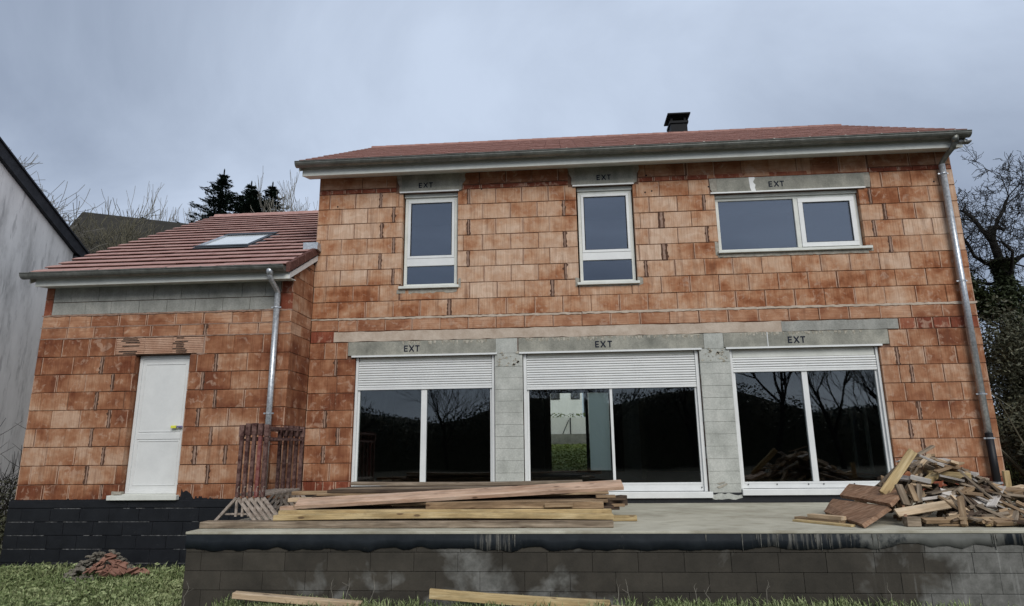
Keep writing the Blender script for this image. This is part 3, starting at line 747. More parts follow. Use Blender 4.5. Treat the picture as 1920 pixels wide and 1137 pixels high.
# ---------------------------------------------------------------- glazed doors with half-lowered roller shutters
def shutter(parent, x0, x1, z0, z1, y, pitch=.0435):
    box = MB(); box.box(x0 + .01, x1 - .01, y + .01, y + .03, z1, -.72); box.build('shutter_box', M['cream'], parent)
    z = z0 + .045; n = int(round((z1 - z) / pitch)); p = (z1 - z) / n
    pr = [(y + .004, .002), (y, p * .3), (y + .002, p * .72), (y + .009, p - .006), (y + .014, p - .006), (y + .014, .002)]
    mb = MB(); mb.prism(pr, 'x', x0, x1); me = mb.mesh('shutter_slat'); me.materials.append(M['white'])
    for i in range(n):
        o = link(bpy.data.objects.new('shutter_slat', me), parent); o.location = (0, 0, z + i * p)
    mb = MB(); mb.box(x0, x1, y - .004, y + .014, z0, z0 + .043); mb.build('shutter_bottom_bar', M['white'], parent, bevel=.003)
def glazed_door(x0, x1, sill0, sill1, zbot, zshut, zslat, mull, mw, railw=.05, leaf_right=True):
    xa, xb = x0 + .008 + railw, x1 - .008 - railw
    mb = MB(); mb.box(xa, xb, .085, .15, sill1 + .002, zbot - .031); d = mb.build('patio_door', M['white'], house, bevel=.003)
    for a_, b_ in ((x0 + .008, xa - .001), (xb + .001, x1 - .008)):
        mb = MB(); mb.box(a_, b_, .045, .12, sill1, -.72); mb.build('guide_rail', M['white'], d, bevel=.003)
    mb = MB(); mb.box(xa, xa + .035, .085, .15, zbot - .03, zshut + .2); mb.build('door_frame', M['white'], d, bevel=.003)
    mb = MB(); mb.box(xb - .035, xb, .085, .15, zbot - .03, zshut + .2); mb.build('door_frame', M['white'], d, bevel=.003)
    mb = MB(); mb.box(xa + .035, xb - .035, .08, .13, zbot - .03, zbot); mb.box(mull - mw / 2, mull + mw / 2, .078, .14, zbot, zshut + .15); mb.build('sash', M['white'], d, bevel=.003)
    pane(d, xa + .03, mull - mw / 2 + .005, zbot - .005, zshut + .2, .105, 'glass_door'); pane(d, mull + mw / 2 - .005, xb - .03, zbot - .005, zshut + .2, .108, 'glass_door')
    shutter(d, xa + .002, xb - .002, zshut, zslat, .06)
    mb = MB(); mb.box(x0 - .06, x1 + .045, -.032, -.009, -.722, -.692); mb.build('shutter_lip', M['white'], d)
    mb = MB(); mb.box(x0 + .002, x1 + (.045 if x0 > 3 else -.002), -.06, .08, sill0, sill1 - .004); mb.build('sill', M['white'], d, bevel=.005)
    return d
d1 = glazed_door(D1[0], D1[1], -3.06, -3.0, -2.90, -1.30, -.79, 2.09, .10, .045)
d2 = glazed_door(D2[0], D2[1], -3.155, -3.055, -2.915, -1.345, -.79, 5.35, .045, .055)
d3 = glazed_door(D3[0], D3[1], -3.118, -3.02, -2.915, -1.112, -.86, 8.61, .092, .04)
mb = MB()
for x in (7.52, 7.98, 8.48, 8.72, 9.2): mb.tube([(x, .078, -2.955), (x, .072, -2.955)], .011, 8)
mb.build('screw_cap', M['grey_frame'], d3)
mb = MB(); mb.box(6.76, 6.775, .07, .078, -3.005, -2.985); mb.build('screw_cap', M['grey_frame'], d2)
mb = MB(); poly_slab(mb, [(6.99,-2.985),(7.06,-2.96),(7.15,-2.925),(7.17,-2.94),(7.10,-2.985),(7.02,-3.01)], -.014, -.007); poly_slab(mb, [(7.00,-2.93),(7.12,-2.905),(7.13,-2.915),(7.03,-2.945)], -.014, -.007)
mb.build('chipped_patch', M['mortar_grey'], front)
# garden door at the rear, seen through the room
mb = MB(); frame_ring(mb, 4.085, 5.895, -3.028, -.755, .04, 7.66, 7.72); mb.box(5.17, 5.26, 7.65, 7.73, -2.98, -.80); mb.box(4.125, 4.17, 7.65, 7.73, -2.98, -.8)
gd = mb.build('garden_door', M['grey_frame'], house)
t = NT('frosted_pane', .5); t.N.remove(t.b)
df = t.n('ShaderNodeBsdfTranslucent'); df.inputs[0].default_value = (.62, .68, .68, 1); t.l(df.outputs[0], t.N['Material Output'].inputs[0])
mb = MB(); mb.add([(5.27, 7.69, -2.98), (5.85, 7.69, -2.98), (5.85, 7.69, -.80), (5.27, 7.69, -.80)], [(0, 1, 2, 3)]); mb.build('frosted_pane', t.m, gd)
mb = MB(); mb.add([(4.15, 7.6, -2.99), (4.0, 7.0, -2.99), (4.0, 7.0, -.8), (4.15, 7.6, -.8)], [(0, 1, 2, 3)]); mb.build('curtain_sheet', t.m, gd)
mb = MB(); mb.box(XR - .26, XR - .2, 3.95, 4.05, -2.97, -.97); mb.box(XR - .26, XR - .2, 4.65, 4.75, -2.97, -.97); mb.box(XR - .26, XR - .2, 4.05, 4.65, -2.97, -2.90); mb.box(XR - .26, XR - .2, 4.05, 4.65, -1.04, -.97)
sw = mb.build('side_window', M['white'], house)
mb = MB(); mb.box(XR - .24, XR - .22, 4.05, 4.65, -2.9, -1.04); mb.build('pane', M['glass'], sw)

# ---------------------------------------------------------------- roofs
def roof_z_main(y): return 2.905 + .5575 * (y + .42)
def roof_z_wing(y): return .668 + .565 * (y + 1.2)
def tile_courses(parent, x0, x1, ya, yb, n, zf, slope, mat, tw=.30, th=.050, holes=(), single=True):
    """interlocking tiles with a nose hanging over a shadow gap; single: every tile an object of its own"""
    ux = Vector((0, 1, slope)).normalized(); un = Vector((0, -slope, 1)).normalized()
    L_ = (yb - ya) * math.sqrt(1 + slope ** 2) / n
    nt = int((x1 - x0) / tw); tw = (x1 - x0) / nt; cache = {}
    prof = [(-.018, th - .016), (-.016, th - .003), (-.004, th), (.10, th * .95), (L_ + .03, .008), (L_ + .03, -.006), (.06, -.006), (.04, th - .022), (.012, th - .017)]
    pts = [ux * a + un * h for a, h in prof]
    allm = MB(); mi = []
    for k in range(n):
        y = ya + (yb - ya) * k / n
        for i in range(nt):
            a = x0 + i * tw; b = a + tw - .006; skip = False
            for (hx0, hx1, hy0, hy1) in holes:
                if a < hx1 and b > hx0 and y < hy1 and y + (yb - ya) / n > hy0:
                    if a < hx0 and b > hx0: b = hx0
                    elif a < hx1 and b > hx1: a = hx1
                    else: skip = True
            if skip or b - a < .02: continue
            p = Vector((a, y, zf(y))) + un * U(-.003, .003) + ux * U(-.004, .004); w = round(b - a, 3)
            if not single:
                allm.prism([(v.y + p.y, v.z + p.z) for v in pts], 'x', a, b); continue
            if w not in cache:
                m = MB().prism([(v.y, v.z) for v in pts], 'x', 0, w).mesh('tile'); m.materials.append(M[mat]); m.materials.append(M['nose_shade'])
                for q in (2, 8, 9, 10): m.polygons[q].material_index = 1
                cache[w] = m
            o = link(bpy.data.objects.new('tile', cache[w]), parent); o.location = p
    if not single:
        o = allm.build('roof_tiles', M[mat], parent); o.data.materials.append(M['nose_shade'])
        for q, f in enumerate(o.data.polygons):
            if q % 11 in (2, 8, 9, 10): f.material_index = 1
        tag(o, kind='stuff')
def main_roof():
    mb = MB()   # roof deck
    for (xa, xb) in ((-.22, XR + .06),):
        mb.prism([(-.40, roof_z_main(-.40) - .035), (3.9, roof_z_main(3.9) - .035), (8.2, roof_z_main(-.40) - .035), (8.2, roof_z_main(-.4) - .09), (3.9, roof_z_main(3.9) - .10), (-.40, roof_z_main(-.40) - .09)], 'x', xa, xb)
    rf = mb.build('roof', M['tile_main'], house)
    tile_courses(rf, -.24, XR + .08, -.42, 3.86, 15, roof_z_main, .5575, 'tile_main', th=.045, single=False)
    mb = MB(); x = -.24
    while x < XR:
        mb.tube([(x, 3.9, roof_z_main(3.9) - .02), (min(x + .40, XR + .08), 3.9, roof_z_main(3.9) - .02)], [.10, .092], 8); x += .38
    mb.build('ridge_tile', M['tile_main'], rf)
    # verge boards, fascia, soffit
    mb = MB(); mb.box(-.20, XR + .02, -.35, -.325, 2.655, 2.84); mb.build('fascia', M['cream'], rf)
    mb = MB(); mb.prism([(-.323, 2.662), (.0, 2.742), (.0, 2.76), (-.323, 2.68)], 'x', -.20, XR + .02); mb.build('soffit', M['cream'], rf)
    mb = MB()
    for xa in (-.22, XR + .04):
        mb.prism([(-.42, 2.72), (3.9, roof_z_main(3.9) - .22), (3.9, roof_z_main(3.9) - .02), (-.42, 2.90)], 'x', xa - .02, xa)
    mb.build('verge_board', M['cream'], rf)
    return rf
mroof = main_roof()
def gutter(parent, x0, x1, y, z, rad, mat='zinc_dark', hang=.6):
    mb = MB(); pts = []
    n = 9
    outer = [(y + rad * math.cos(math.pi + math.pi * i / n), z + rad * math.sin(math.pi + math.pi * i / n)) for i in range(n + 1)]
    inner = [(y + (rad - .006) * math.cos(math.pi + math.pi * i / n), z + (rad - .006) * math.sin(math.pi + math.pi * i / n)) for i in range(n, -1, -1)]
    mb.prism(outer + inner, 'x', x0, x1)
    mb.tube([(x0, y - rad, z), (x1, y - rad, z)], .011, 6)
    mb.prism(outer, 'x', x0 - .004, x0); mb.prism(outer, 'x', x1, x1 + .004)
    g = fixnorm(mb.build('gutter', M[mat], parent))
    mb = MB(); x = x0 + .2
    while x < x1:
        mb.box(x - .012, x + .012, y - rad - .014, y - rad + .02, z + .004, z + .016)
        ring = [(y + (rad + .004) * math.cos(math.pi + math.pi * i / n), z + (rad + .004) * math.sin(math.pi + math.pi * i / n)) for i in range(n + 1)]
        
        x += hang
    mb.build('gutter_bracket', M['zinc_dark'], g)
    return g
gm = gutter(house, -.28, 11.60, -.455, 2.865, .088)
def clip(parent, x, y, z, rad, back):
    mb = MB(); mb.tube([(x, y, z - .012), (x, y, z + .012)], rad + .009, 12)
    mb.box(x - rad - .04, x - rad, y - .01, y + .01, z - .012, z + .012); mb.box(x + rad, x + rad + .03, y - .01, y + .01, z - .012, z + .012); mb.box(x - .01, x + .01, y + rad, back, z - .01, z + .01)
    mb.build('pipe_clip', M['zinc'], parent)
def downpipe_right():
    x = 11.29; y = -.10
    mb = MB(); mb.tube([(x, y, 2.45), (x, y, -2.2)], .05, 14)
    d = mb.build('downpipe', M['zinc'], house, smooth=True)
    mb = MB(); mb.tube([(11.36, -.44, 2.80), (11.36, -.44, 2.72), (11.35, -.38, 2.64), (11.31, -.2, 2.55), (x, y, 2.47), (x, y, 2.40)], .043, 12); mb.tube([(11.36, -.45, 2.82), (11.36, -.45, 2.70)], [.075, .045], 12)
    mb.build('swan_neck', M['zinc_dark'], d, smooth=True)
    mb = MB(); mb.tube([(x, y, -2.18), (x, y, -3.2)], .056, 14); mb.build('pipe_foot', M['black_pvc'], d, smooth=True)
    mb = MB(); mb.tube([(x, y, -2.93), (x, y, -2.96)], .075, 14); mb.build('pipe_collar', M['zinc'], d)
    for z in (2.28, .334, -1.56, -2.26): clip(d, x, y, z, .05, 0)
downpipe_right()
# gutter end piece at the right corner
mb = MB(); mb.box(11.40, 11.66, -.36, -.30, 2.72, 2.78); mb.tube([(11.45, -.38, 2.75), (11.66, -.38, 2.75)], .03, 8); mb.build('gutter_return', M['zinc'], house)
# chimney
mb = MB(); mb.box(7.53, 7.95, 4.3, 4.72, 5.2, 5.86)
ch = mb.build('chimney', M['black'], house)
mb = MB(); mb.box(7.50, 7.98, 4.27, 4.75, 5.84, 5.90); mb.build('chimney_collar', M['black'], ch)
mb = MB()
for xx in (7.56, 7.90):
    for yy in (4.33, 4.67): mb.box(xx - .025, xx + .025, yy - .025, yy + .025, 5.90, 6.05)
mb.build('cowl_leg', M['black'], ch)
mb = MB(); mb.box(7.45, 8.03, 4.19, 4.83, 6.05, 6.085); mb.build('chimney_cap', M['black'], ch)

# ================================================================ WING on the left
wing = thing('brick_wing', 'low brick wing with white door, red tiled roof and skylight, left of the tall house', 'house')
DW = (-2.69, -1.72, -3.03, -.716)
def wing_core():
    mb = MB(); y0, y1 = YA + .014, YA + .2; e = .006
    for a, b, c, d in ((-4.467, DW[0] - e, -4.3, .62), (DW[1] + e, -.006, -4.3, .62), (DW[0] - e, DW[1] + e, -4.3, DW[2] - e), (DW[0] - e, DW[1] + e, DW[3] + e, .62)):
        mb.box(a, b, y0, y1, c, d)
    mb.prism([(YA + .2, -4.3), (-.002, -4.3), (-.002, roof_z_wing(0) - .16), (YA + .2, roof_z_wing(YA + .2) - .16)], 'x', -.2, -.014)
    mb.prism([(YA + .2, -4.3), (7.8, -4.3), (7.8, 1.2), (4.2, 3.4), (YA + .2, .75)], 'x', -4.467, -4.27)
    mb.box(-4.26, -.01, 7.6, 7.79, -4.3, 1.2)
    return mb.build('front_wall', M['joint_dark'], wing)
wf = wing_core()
a0 = -.7255
XL = -4.473
wr = [
 (-.405, -.21, [XL, -3.98, -3.48, -2.96, -2.46, -1.95, (-1.50, .05), -1.09, -.57, -.05 + .05], BF),
 (-.21, -.0, [XL, -3.98, -3.58, -3.06, -2.56, -2.05, -1.55, -1.04, -.53, -.02 + .02], BF),
 (a0, -.405, [XL, -4.35, -4.04, -3.54, -3.05, -1.49, -.97, -.47, 0], BR if 0 else BG),
]
WJ = [[-4.36, -3.78, (-3.27, m_), -2.76, -1.6, (-1.25, m_), -.72, -.21], [-4.04, -3.53, (-3.04, .03), -2.6, (-1.46, m_), -.97, -.48], [-4.28, -3.79, (-3.28, m_), -2.8, (-1.21, m_), -.72, -.25],
      [-4.04, -3.54, (-3.02, m_), -2.6, (-1.47, m_), -.96, -.46], [-4.29, -3.76, (-3.29, m_), -2.8, (-1.23, m_), -.74, -.25], [-4.04, -3.53, (-3.04, m_), -2.6, (-1.47, .05), (-.95, m_), -.46],
      [-4.26, -3.79, (-3.28, m_), -2.78, (-1.22, m_), -.71, -.2]]
for i, js in enumerate(WJ):
    z1 = a0 - r * i; wr.append((z1 - r, z1, [XL] + js + [0], BG))
wr.append((-3.073, a0 - 7 * r, [XL, -4.0, -3.56, (-3.0, .03), -2.5, -1.46, -.96, -.46, 0], 'brick_ground'))
wr.append((0, .30, [XL, -4.32], BR)); wr.append((.30, .55, [XL, -4.32], BR)); wr.append((0, .30, [-.22, 0], BR)); wr.append((.30, .55, [-.22, 0], BR))
wide = lay(wf, wr, [DW, (-3.056, -1.50, -.70, -.42)], YA)
joint_marks(wf, wide, YA, 'mortar')
# grooved lintel bricks over the door
for xa, xb in ((-3.05, -2.55), (-2.545, -2.05), (-2.045, -1.505)):
    pr = []; n = 9; h = .275
    mb = MB(); pts = [(YA + .15, -.70)]
    for i in range(n):
        za = -.70 + h * i / n; s = h / n
        pts += [(YA - .004, za), (YA - .004, za + s * .62), (YA + .005, za + s * .66), (YA + .005, za + s * .97)]
    pts += [(YA + .15, -.425)]
    mb.prism(pts, 'x', xa, xb); mb.build('lintel_brick', M['brick_pale'], wing)
mb = MB()
for i in range(9):
    z = -.70 + .275 * i / 9 + .006
    for (xa, xb) in ((-3.0, -2.62), (-2.06, -1.76)):
        if R() < .25: continue
        s = U(0, .12); mb.box(xa + s, xb - U(0, .12), YA - .0055, YA - .003, z, z + .016)
tag(mb.build('soot_mark', M['soot'], wing), kind='stuff')
mb = MB(); ragged_slab(mb, -1.50, -1.44, -.72, -.43, YA, ja=.01); ragged_slab(mb, -1.60, -1.47, -.73, -.70, YA, ja=.008); ragged_slab(mb, XL, -.02, -.416, -.398, YA, ja=.005, proud=.008); ragged_slab(mb, XL, -.02, -.219, -.203, YA, ja=.004); ragged_slab(mb, XL, 0, -.012, .014, YA, ja=.008, proud=.01)
mb.build('wing_joint_mortar', M['mortar'], wf)
# concrete blocks under the eave
for z0, z1, js in ((.014, .235, [-4.32, -3.71, -3.24, -2.73, -2.23, -1.72, -1.23, -.75, -.22]), (.24, .55, [-4.32, -3.99, -3.49, -2.99, -2.49, -1.99, -1.49, -.9, -.49, -.22])):
    for xa, xb in zip(js, js[1:]):
        mb = MB(); mb.box(xa + .003, xb - .003, YA - U(.001, .006), YA + .15, z0 + .003, z1 - .003); mb.build('block', M['block'], wf, bevel=.003)
# side wall of the wing, facing +X: bricks along Y from YA to 0
side_rows = []
SJ = [[.43], [.22, .66], [.48], [.28], [.45], [.22, .68], [.5], [.25]]
zz = [(-.405 + .0, -.21), (-.21, 0.0), (a0, -.405)] + [(a0 - r * (i + 1), a0 - r * i) for i in range(8)] + [(0, .301), (.301, .602), (.602, .903), (.903, 1.2)]
cnt = 0
for k, (z0, z1) in enumerate(zz):
    js = [0] + SJ[k % 8] + [.852]
    for a, b in zip(js, js[1:]):
        a_, b_ = -.852 + a + .004, -.852 + b - .004
        top = min(roof_z_wing(a_), roof_z_wing(b_)) - .14
        zt = min(z1 - .004, top)
        if zt - z0 < .04: continue
        mb = MB(); xf = U(-.002, .004) 
        mb.box(-.12, xf, a_ + (.006 if a == 0 else 0), b_, z0 + .004, zt); mb.build('brick', M['brick_flat' if k < 2 else 'brick_ground'], wf, bevel=.004)
# foundation of coated blocks
def foundation():
    mb = MB(); mb.box(-4.53, -.004, YA - .012, YA + .2, -4.4, -3.075); f = mb.build('foundation_wall', M['bitumen'], wing)
    z = -3.20; k = 0
    zr = [(-3.195, -3.078)] + [(-3.20 - .206 * (i + 1), -3.20 - .206 * i) for i in range(5)]
    for k, (z0, z1) in enumerate(zr):
        x = -4.54 + (.25 if k % 2 else 0.)
        js = [-4.54] + ([x] if k % 2 else []) 
        while x < -.5: x += .5; js.append(x)
        js[-1] = min(js[-1], 0); 
        if js[-1] < -.05: js.append(-.002)
        if k == 0: js = [-4.54, -2.5, 0.]
        for a, b in zip(js, js[1:]):
            mb = MB(); mb.box(a + .003, b - .003, YA - .028 - U(0, .004), YA - .0125, z0 + .005, z1 - .005); mb.build('coated_block', M['bitumen'], f, bevel=.003)
    mb = MB()
    for kk in range(6):
        zj = -3.20 - .206 * kk; x = -4.5
        while x < -.1:
            L2 = U(.05, .9); 
            if R() < (.62 if kk else .2):
                for q in range(int(L2 / .05) + 1):
                    xa = x + q * .05
                    if xa > -.06: break
                    hh = U(.002, .0065); mb.box(xa, min(xa + .051, -.02), YA - .031, YA - .02, zj - hh, zj + hh * .6)
            x += L2 + U(.03, .4)
    tag(mb.build('bare_joint', M['linepale'], f), kind='stuff')
    mb = MB()   # ragged brush edge over the lowest bricks
    n = 150
    for i in range(n):
        x = -4.5 + 4.5 * i / n; w = 4.5 / n * .6; h = .012 + .02 * R() * R() + (.045 * R() if -1.7 < x < -1.1 else 0)
        if DW[0] - .12 < x < DW[1] + .05: continue
        poly_slab(mb, [(x - w, -3.09), (x + w, -3.09), (x + w * .6, -3.078 + h), (x - w * .6, -3.078 + h * .9)], YA - .009, YA - .0035)
    tag(mb.build('brushed_edge', M['bitumen'], wing), kind='stuff')
    mb = MB()
    poly_slab(mb, [(-1.64, -3.09), (-1.40, -3.09), (-1.47, -2.98), (-1.55, -2.93), (-1.60, -2.96), (-1.63, -2.9)], YA - .0095, YA - .0065); mb.build('tar_blot', M['bitumen'], wing)
foundation()
# door of the wing
def wing_door():
    yf = YA + .115
    mb = MB(); frame_ring(mb, DW[0] + .02, DW[1] - .005, -2.985, DW[3] - .004, .055, yf, yf + .06)
    d = mb.build('door', M['white'], wing, bevel=.003)
    mb = MB(); mb.box(DW[0] + .077, DW[1] - .062, yf + .012, yf + .05, -2.93, -.776); lf = mb.build('door_leaf', M['white'], d)
    mb = MB(); frame_ring(mb, -2.56, -1.835, -2.86, -2.14, .014, yf + .004, yf + .013); frame_ring(mb, -2.56, -1.835, -2.0, -.86, .014, yf + .004, yf + .013); mb.box(-2.575, -1.82, yf + .002, yf + .013, -2.118, -2.022); mb.build('door_panel_moulding', M['white'], d, bevel=.002)
    mb = MB(); mb.box(-1.865, -1.825, yf - .035, yf + .012, -1.935, -1.905); mb.build('door_handle', M['white'], d)
    mb = MB(); mb.box(-1.975, -1.88, yf - .05, yf - .02, -1.945, -1.90); mb.build('handle_tape', M['yellow'], d, bevel=.006)
    mb = MB(); mb.box(-1.879, -1.78, yf - .045, yf - .022, -1.935, -1.905); mb.build('handle_grip', M['violet'], d, bevel=.006)
    mb = MB(); mb.box(-2.83, -1.66, YA - .09, YA + .07, -3.075, -3.00); mb.box(-2.685, -1.725, YA + .0, YA + .12, -2.999, -2.986); mb.build('doorstep', M['cream'], d, bevel=.008)
    mb = MB(); ragged_slab(mb, -2.80, -2.64, -3.0, -2.94, YA, ja=.012, proud=.03); mb.build('step_mortar', M['mortar_grey'], d)
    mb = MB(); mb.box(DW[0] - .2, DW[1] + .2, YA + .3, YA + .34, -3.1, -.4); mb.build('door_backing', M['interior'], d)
wing_door()
def wing_roof():
    x0, x1 = -4.50, .05
    sk = (-2.54, -1.42, .30, 1.44)
    mb = MB(); z = roof_z_wing
    for (xa, xb, ya, yb) in ((x0, sk[0], -1.19, 4.2), (sk[1], -.01, -1.19, 4.2), (sk[0], sk[1], -1.19, sk[2]), (sk[0], sk[1], sk[3], 4.2), (-.0095, x1, -1.19, -.02)):
        mb.prism([(ya, z(ya) - .03), (yb, z(yb) - .03), (yb, z(yb) - .08), (ya, z(ya) - .08)], 'x', xa, xb)
    mb.prism([(4.2, z(4.2) - .03), (8.2, z(4.2) - 2.3), (8.2, z(4.2) - 2.4), (4.2, z(4.2) - .1)], 'x', x0, -.01)
    rf = mb.build('roof', M['tile'], wing)
    holes = [sk, (-.005, 9, .0, 9)]
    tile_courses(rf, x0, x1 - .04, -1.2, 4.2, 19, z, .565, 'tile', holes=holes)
    mb = MB(); x = x0
    while x < -.3:
        mb.tube([(x, 4.2, z(4.2) - .02), (min(x + .40, -.02), 4.2, z(4.2) - .02)], [.10, .092], 8); x += .38
    mb.build('ridge_tile', M['tile'], rf)
    mb = MB(); mb.box(-4.44, .03, -1.15, -1.125, .462, .62); mb.build('fascia', M['cream'], rf)
    mb = MB(); mb.prism([(-1.123, .47), (YA, .50), (YA, .515), (-1.123, .49)], 'x', -4.44, .03); mb.build('soffit', M['cream'], rf)
    # verge on the right: clay verge tiles over a white board
    mb = MB(); mb.prism([(-1.15, .462), (-.004, .462 + .565 * 1.146), (-.004, .56 + .565 * 1.146), (-1.15, .56)], 'x', .031, .055); mb.build('verge_board', M['white'], rf)
    for i in range(4):
        ya = -1.2 + .30 * i; yb = ya + .275
        mb = MB(); mb.prism([(ya, z(ya) - .105), (yb, z(yb) - .105), (yb, z(yb) + .045), (ya, z(ya) + .06)], 'x', .0, .075); mb.build('verge_tile', M['tile_verge'], rf, bevel=.006)
    mb = MB(); mb.prism([(-1.19, .50), (4.2, z(4.2) - .14), (4.2, z(4.2) - .02), (-1.19, .66)], 'x', x0 - .02, x0 - .002); mb.build('verge_board', M['cream'], rf)
    # zinc soakers against the tall wall
    mb = MB(); mb.box(-.18, .10, -.16, -.012, 1.355, 1.42); mb.build('flashing', M['zinc'], rf)
    mb = MB(); mb.box(-.16, .11, -.20, -.012, 1.275, 1.347); mb.build('flashing', M['zinc'], rf)
    # skylight
    ux = Vector((0, 1, .565)).normalized(); un = Vector((0, -.565, 1)).normalized()
    def P(x, y, h): b = Vector((x, y, z(y))); return tuple(b + un * h)
    def rbox(mb, xa, xb, ya, yb, h0, h1):
        vs = [P(xa, ya, h0), P(xb, ya, h0), P(xb, yb, h0), P(xa, yb, h0), P(xa, ya, h1), P(xb, ya, h1), P(xb, yb, h1), P(xa, yb, h1)]
        mb.add(vs, [(0,3,2,1),(4,5,6,7),(0,1,5,4),(1,2,6,5),(2,3,7,6),(3,0,4,7)])
    a, b, c, d = sk
    mb = MB(); e = .10
    rbox(mb, a, b, c, c + e, -.05, .06); rbox(mb, a, b, d - e * 1.6, d, -.05, .075); rbox(mb, b - e, b, c + e, d - e * 1.6, -.05, .065)
    s = mb.build('skylight', M['grey_frame'], rf)
    mb = MB(); rbox(mb, a, a + e, c + e, d - e * 1.6, -.05, .065); mb.build('skylight_flank', M['zinc'], rf)
    mb = MB(); rbox(mb, a + e, b - e, c + e, d - e * 1.6, .03, .05); mb.build('skylight_pane', M['sky_glass'], rf)
    mb = MB(); rbox(mb, a - .1, b + .1, c - .09, c, .036, .045); rbox(mb, b, b + .08, c, d, .036, .044); rbox(mb, a - .08, a, c, d, .036, .044); mb.build('skylight_flashing', M['grey_frame'], rf)
wing_roof()
gutter(wing, -4.60, -.0, -1.245, .655, .088)
def downpipe_left():
    x = -.225; y = YA - .10
    mb = MB(); mb.tube([(x, y, .25), (x, y, -3.2)], .048, 14); d = mb.build('downpipe', M['zinc'], wing, smooth=True)
    mb = MB(); mb.tube([(-.245, -1.25, .60), (-.245, -1.25, .50), (-.24, -1.2, .44), (-.23, -1.02, .34), (x, y, .28), (x, y, .2)], .042, 12); mb.tube([(-.245, -1.25, .62), (-.245, -1.25, .5)], [.07, .045], 12); mb.build('swan_neck', M['zinc'], d, smooth=True)
    for z in (.02, -1.736): clip(d, x, y, z, .048, YA)
downpipe_left()

# ================================================================ TERRACE
ter = thing('concrete_terrace', 'raised concrete terrace on dark block wall with black waterproofing band in front of the doors', 'terrace')
TX0, TX1, TY = .10, 13.2, -3.5
mb = MB(); mb.box(TX0 - .02, TX1, TY - .015, -.012, ZT - .03, ZT); slab = mb.build('slab', M['slab'], ter, bevel=.006)
mb = MB(); mb.box(TX0 + .02, TX1 - .02, TY + .02, -.02, -4.4, ZT - .032); core = mb.build('wall', M['tblock'], ter)
k = 0
z1 = ZT - .036; zr = [(-3.46 + .0, z1)] + [(-3.46 - .204 * (i + 1), -3.46 - .204 * i) for i in range(4)]
for k, (z0, z1) in enumerate(zr):
    x = TX0; js = [x]; nx = [.32, .29, .54, .32, .54][k % 5]
    js.append(round(nx, 2)); x = nx
    while x < TX1 - .5: x += .5; js.append(x)
    js.append(TX1)
    for a, b in zip(js, js[1:]):
        mb = MB(); mb.box(a + .0018, b - .0018, TY - U(0, .0025), TY + .018, z0 + .0025, z1 - .0025); mb.build('block', M['tblock'], core, bevel=.003)
for k in range(5):   # left return of the block wall
    for j in range(7):
        a = TY + .03 + .5 * j
        mb = MB(); mb.box(TX0 - .002, TX0 + .018, a + .003, min(a + .497, -.87 + .83), -3.46 - .204 * k + .003, -3.46 - .204 * (k - 1) - .003); mb.build('block', M['tblock'], core)
def wavy_band():
    mb = MB(); n = 300; x0, x1 = TX0 - .01, 9.0
    kn = [-3.425 + random.gauss(0, .012) - (.03 if R() < .06 else 0) for _ in range(80)]
    def bot(x):
        q = x / .15; i = max(0, min(77, int(q))); f = smooth(q - i)
        return kn[i] + (kn[i + 1] - kn[i]) * f + .05 * smooth((x - 7.5) / .8)
    for i in range(n + 1):
        x = x0 + (x1 - x0) * i / n; zb_ = bot(x) + U(-.004, .004)
        mb.v += [(x, TY - .0075, ZT - .031), (x, TY - .009, (ZT + zb_) / 2), (x, TY - .012, zb_), (x, TY + .01, zb_ - .004)]
    for i in range(n):
        q = i * 4
        for j in range(3): mb.f.append((q + j, q + j + 1, q + j + 5, q + j + 4))
    mb.build('waterproof_band', M['band'], ter, smooth=True)
    mb = MB(); n = 60; x0, x1 = 9.0, 13.1
    for i in range(n + 1):
        x = x0 + (x1 - x0) * i / n; zb_ = -3.40 + .02 * math.sin(x * 7) + U(-.006, .006)
        mb.v += [(x, TY - .0075, ZT - .031), (x, TY - .009, zb_), (x, TY + .01, zb_ - .004)]
    for i in range(n):
        q = i * 3
        for j in range(2): mb.f.append((q + j, q + j + 1, q + j + 4, q + j + 3))
    mb.build('waterproof_band', M['band'], ter, smooth=True)
    mb = MB()     # dried cement runs
    for c, w, n in ((3.72, .22, 6), (6.9, .5, 10), (7.5, .4, 6), (5.95, .1, 1), (9.3, .4, 6)):
        for _ in range(n):
            x = c + U(-w, w); h = U(.05, .19); ww = U(.003, .009)
            poly_slab(mb, [(x - ww, ZT - .034), (x - ww * .6, ZT - .03 - h * .7), (x, ZT - .034 - h), (x + ww * .6, ZT - .03 - h * .7), (x + ww, ZT - .034)], TY - .0155, TY - .006)
    tag(mb.build('cement_run', M['run'], ter), kind='stuff')
wavy_band()

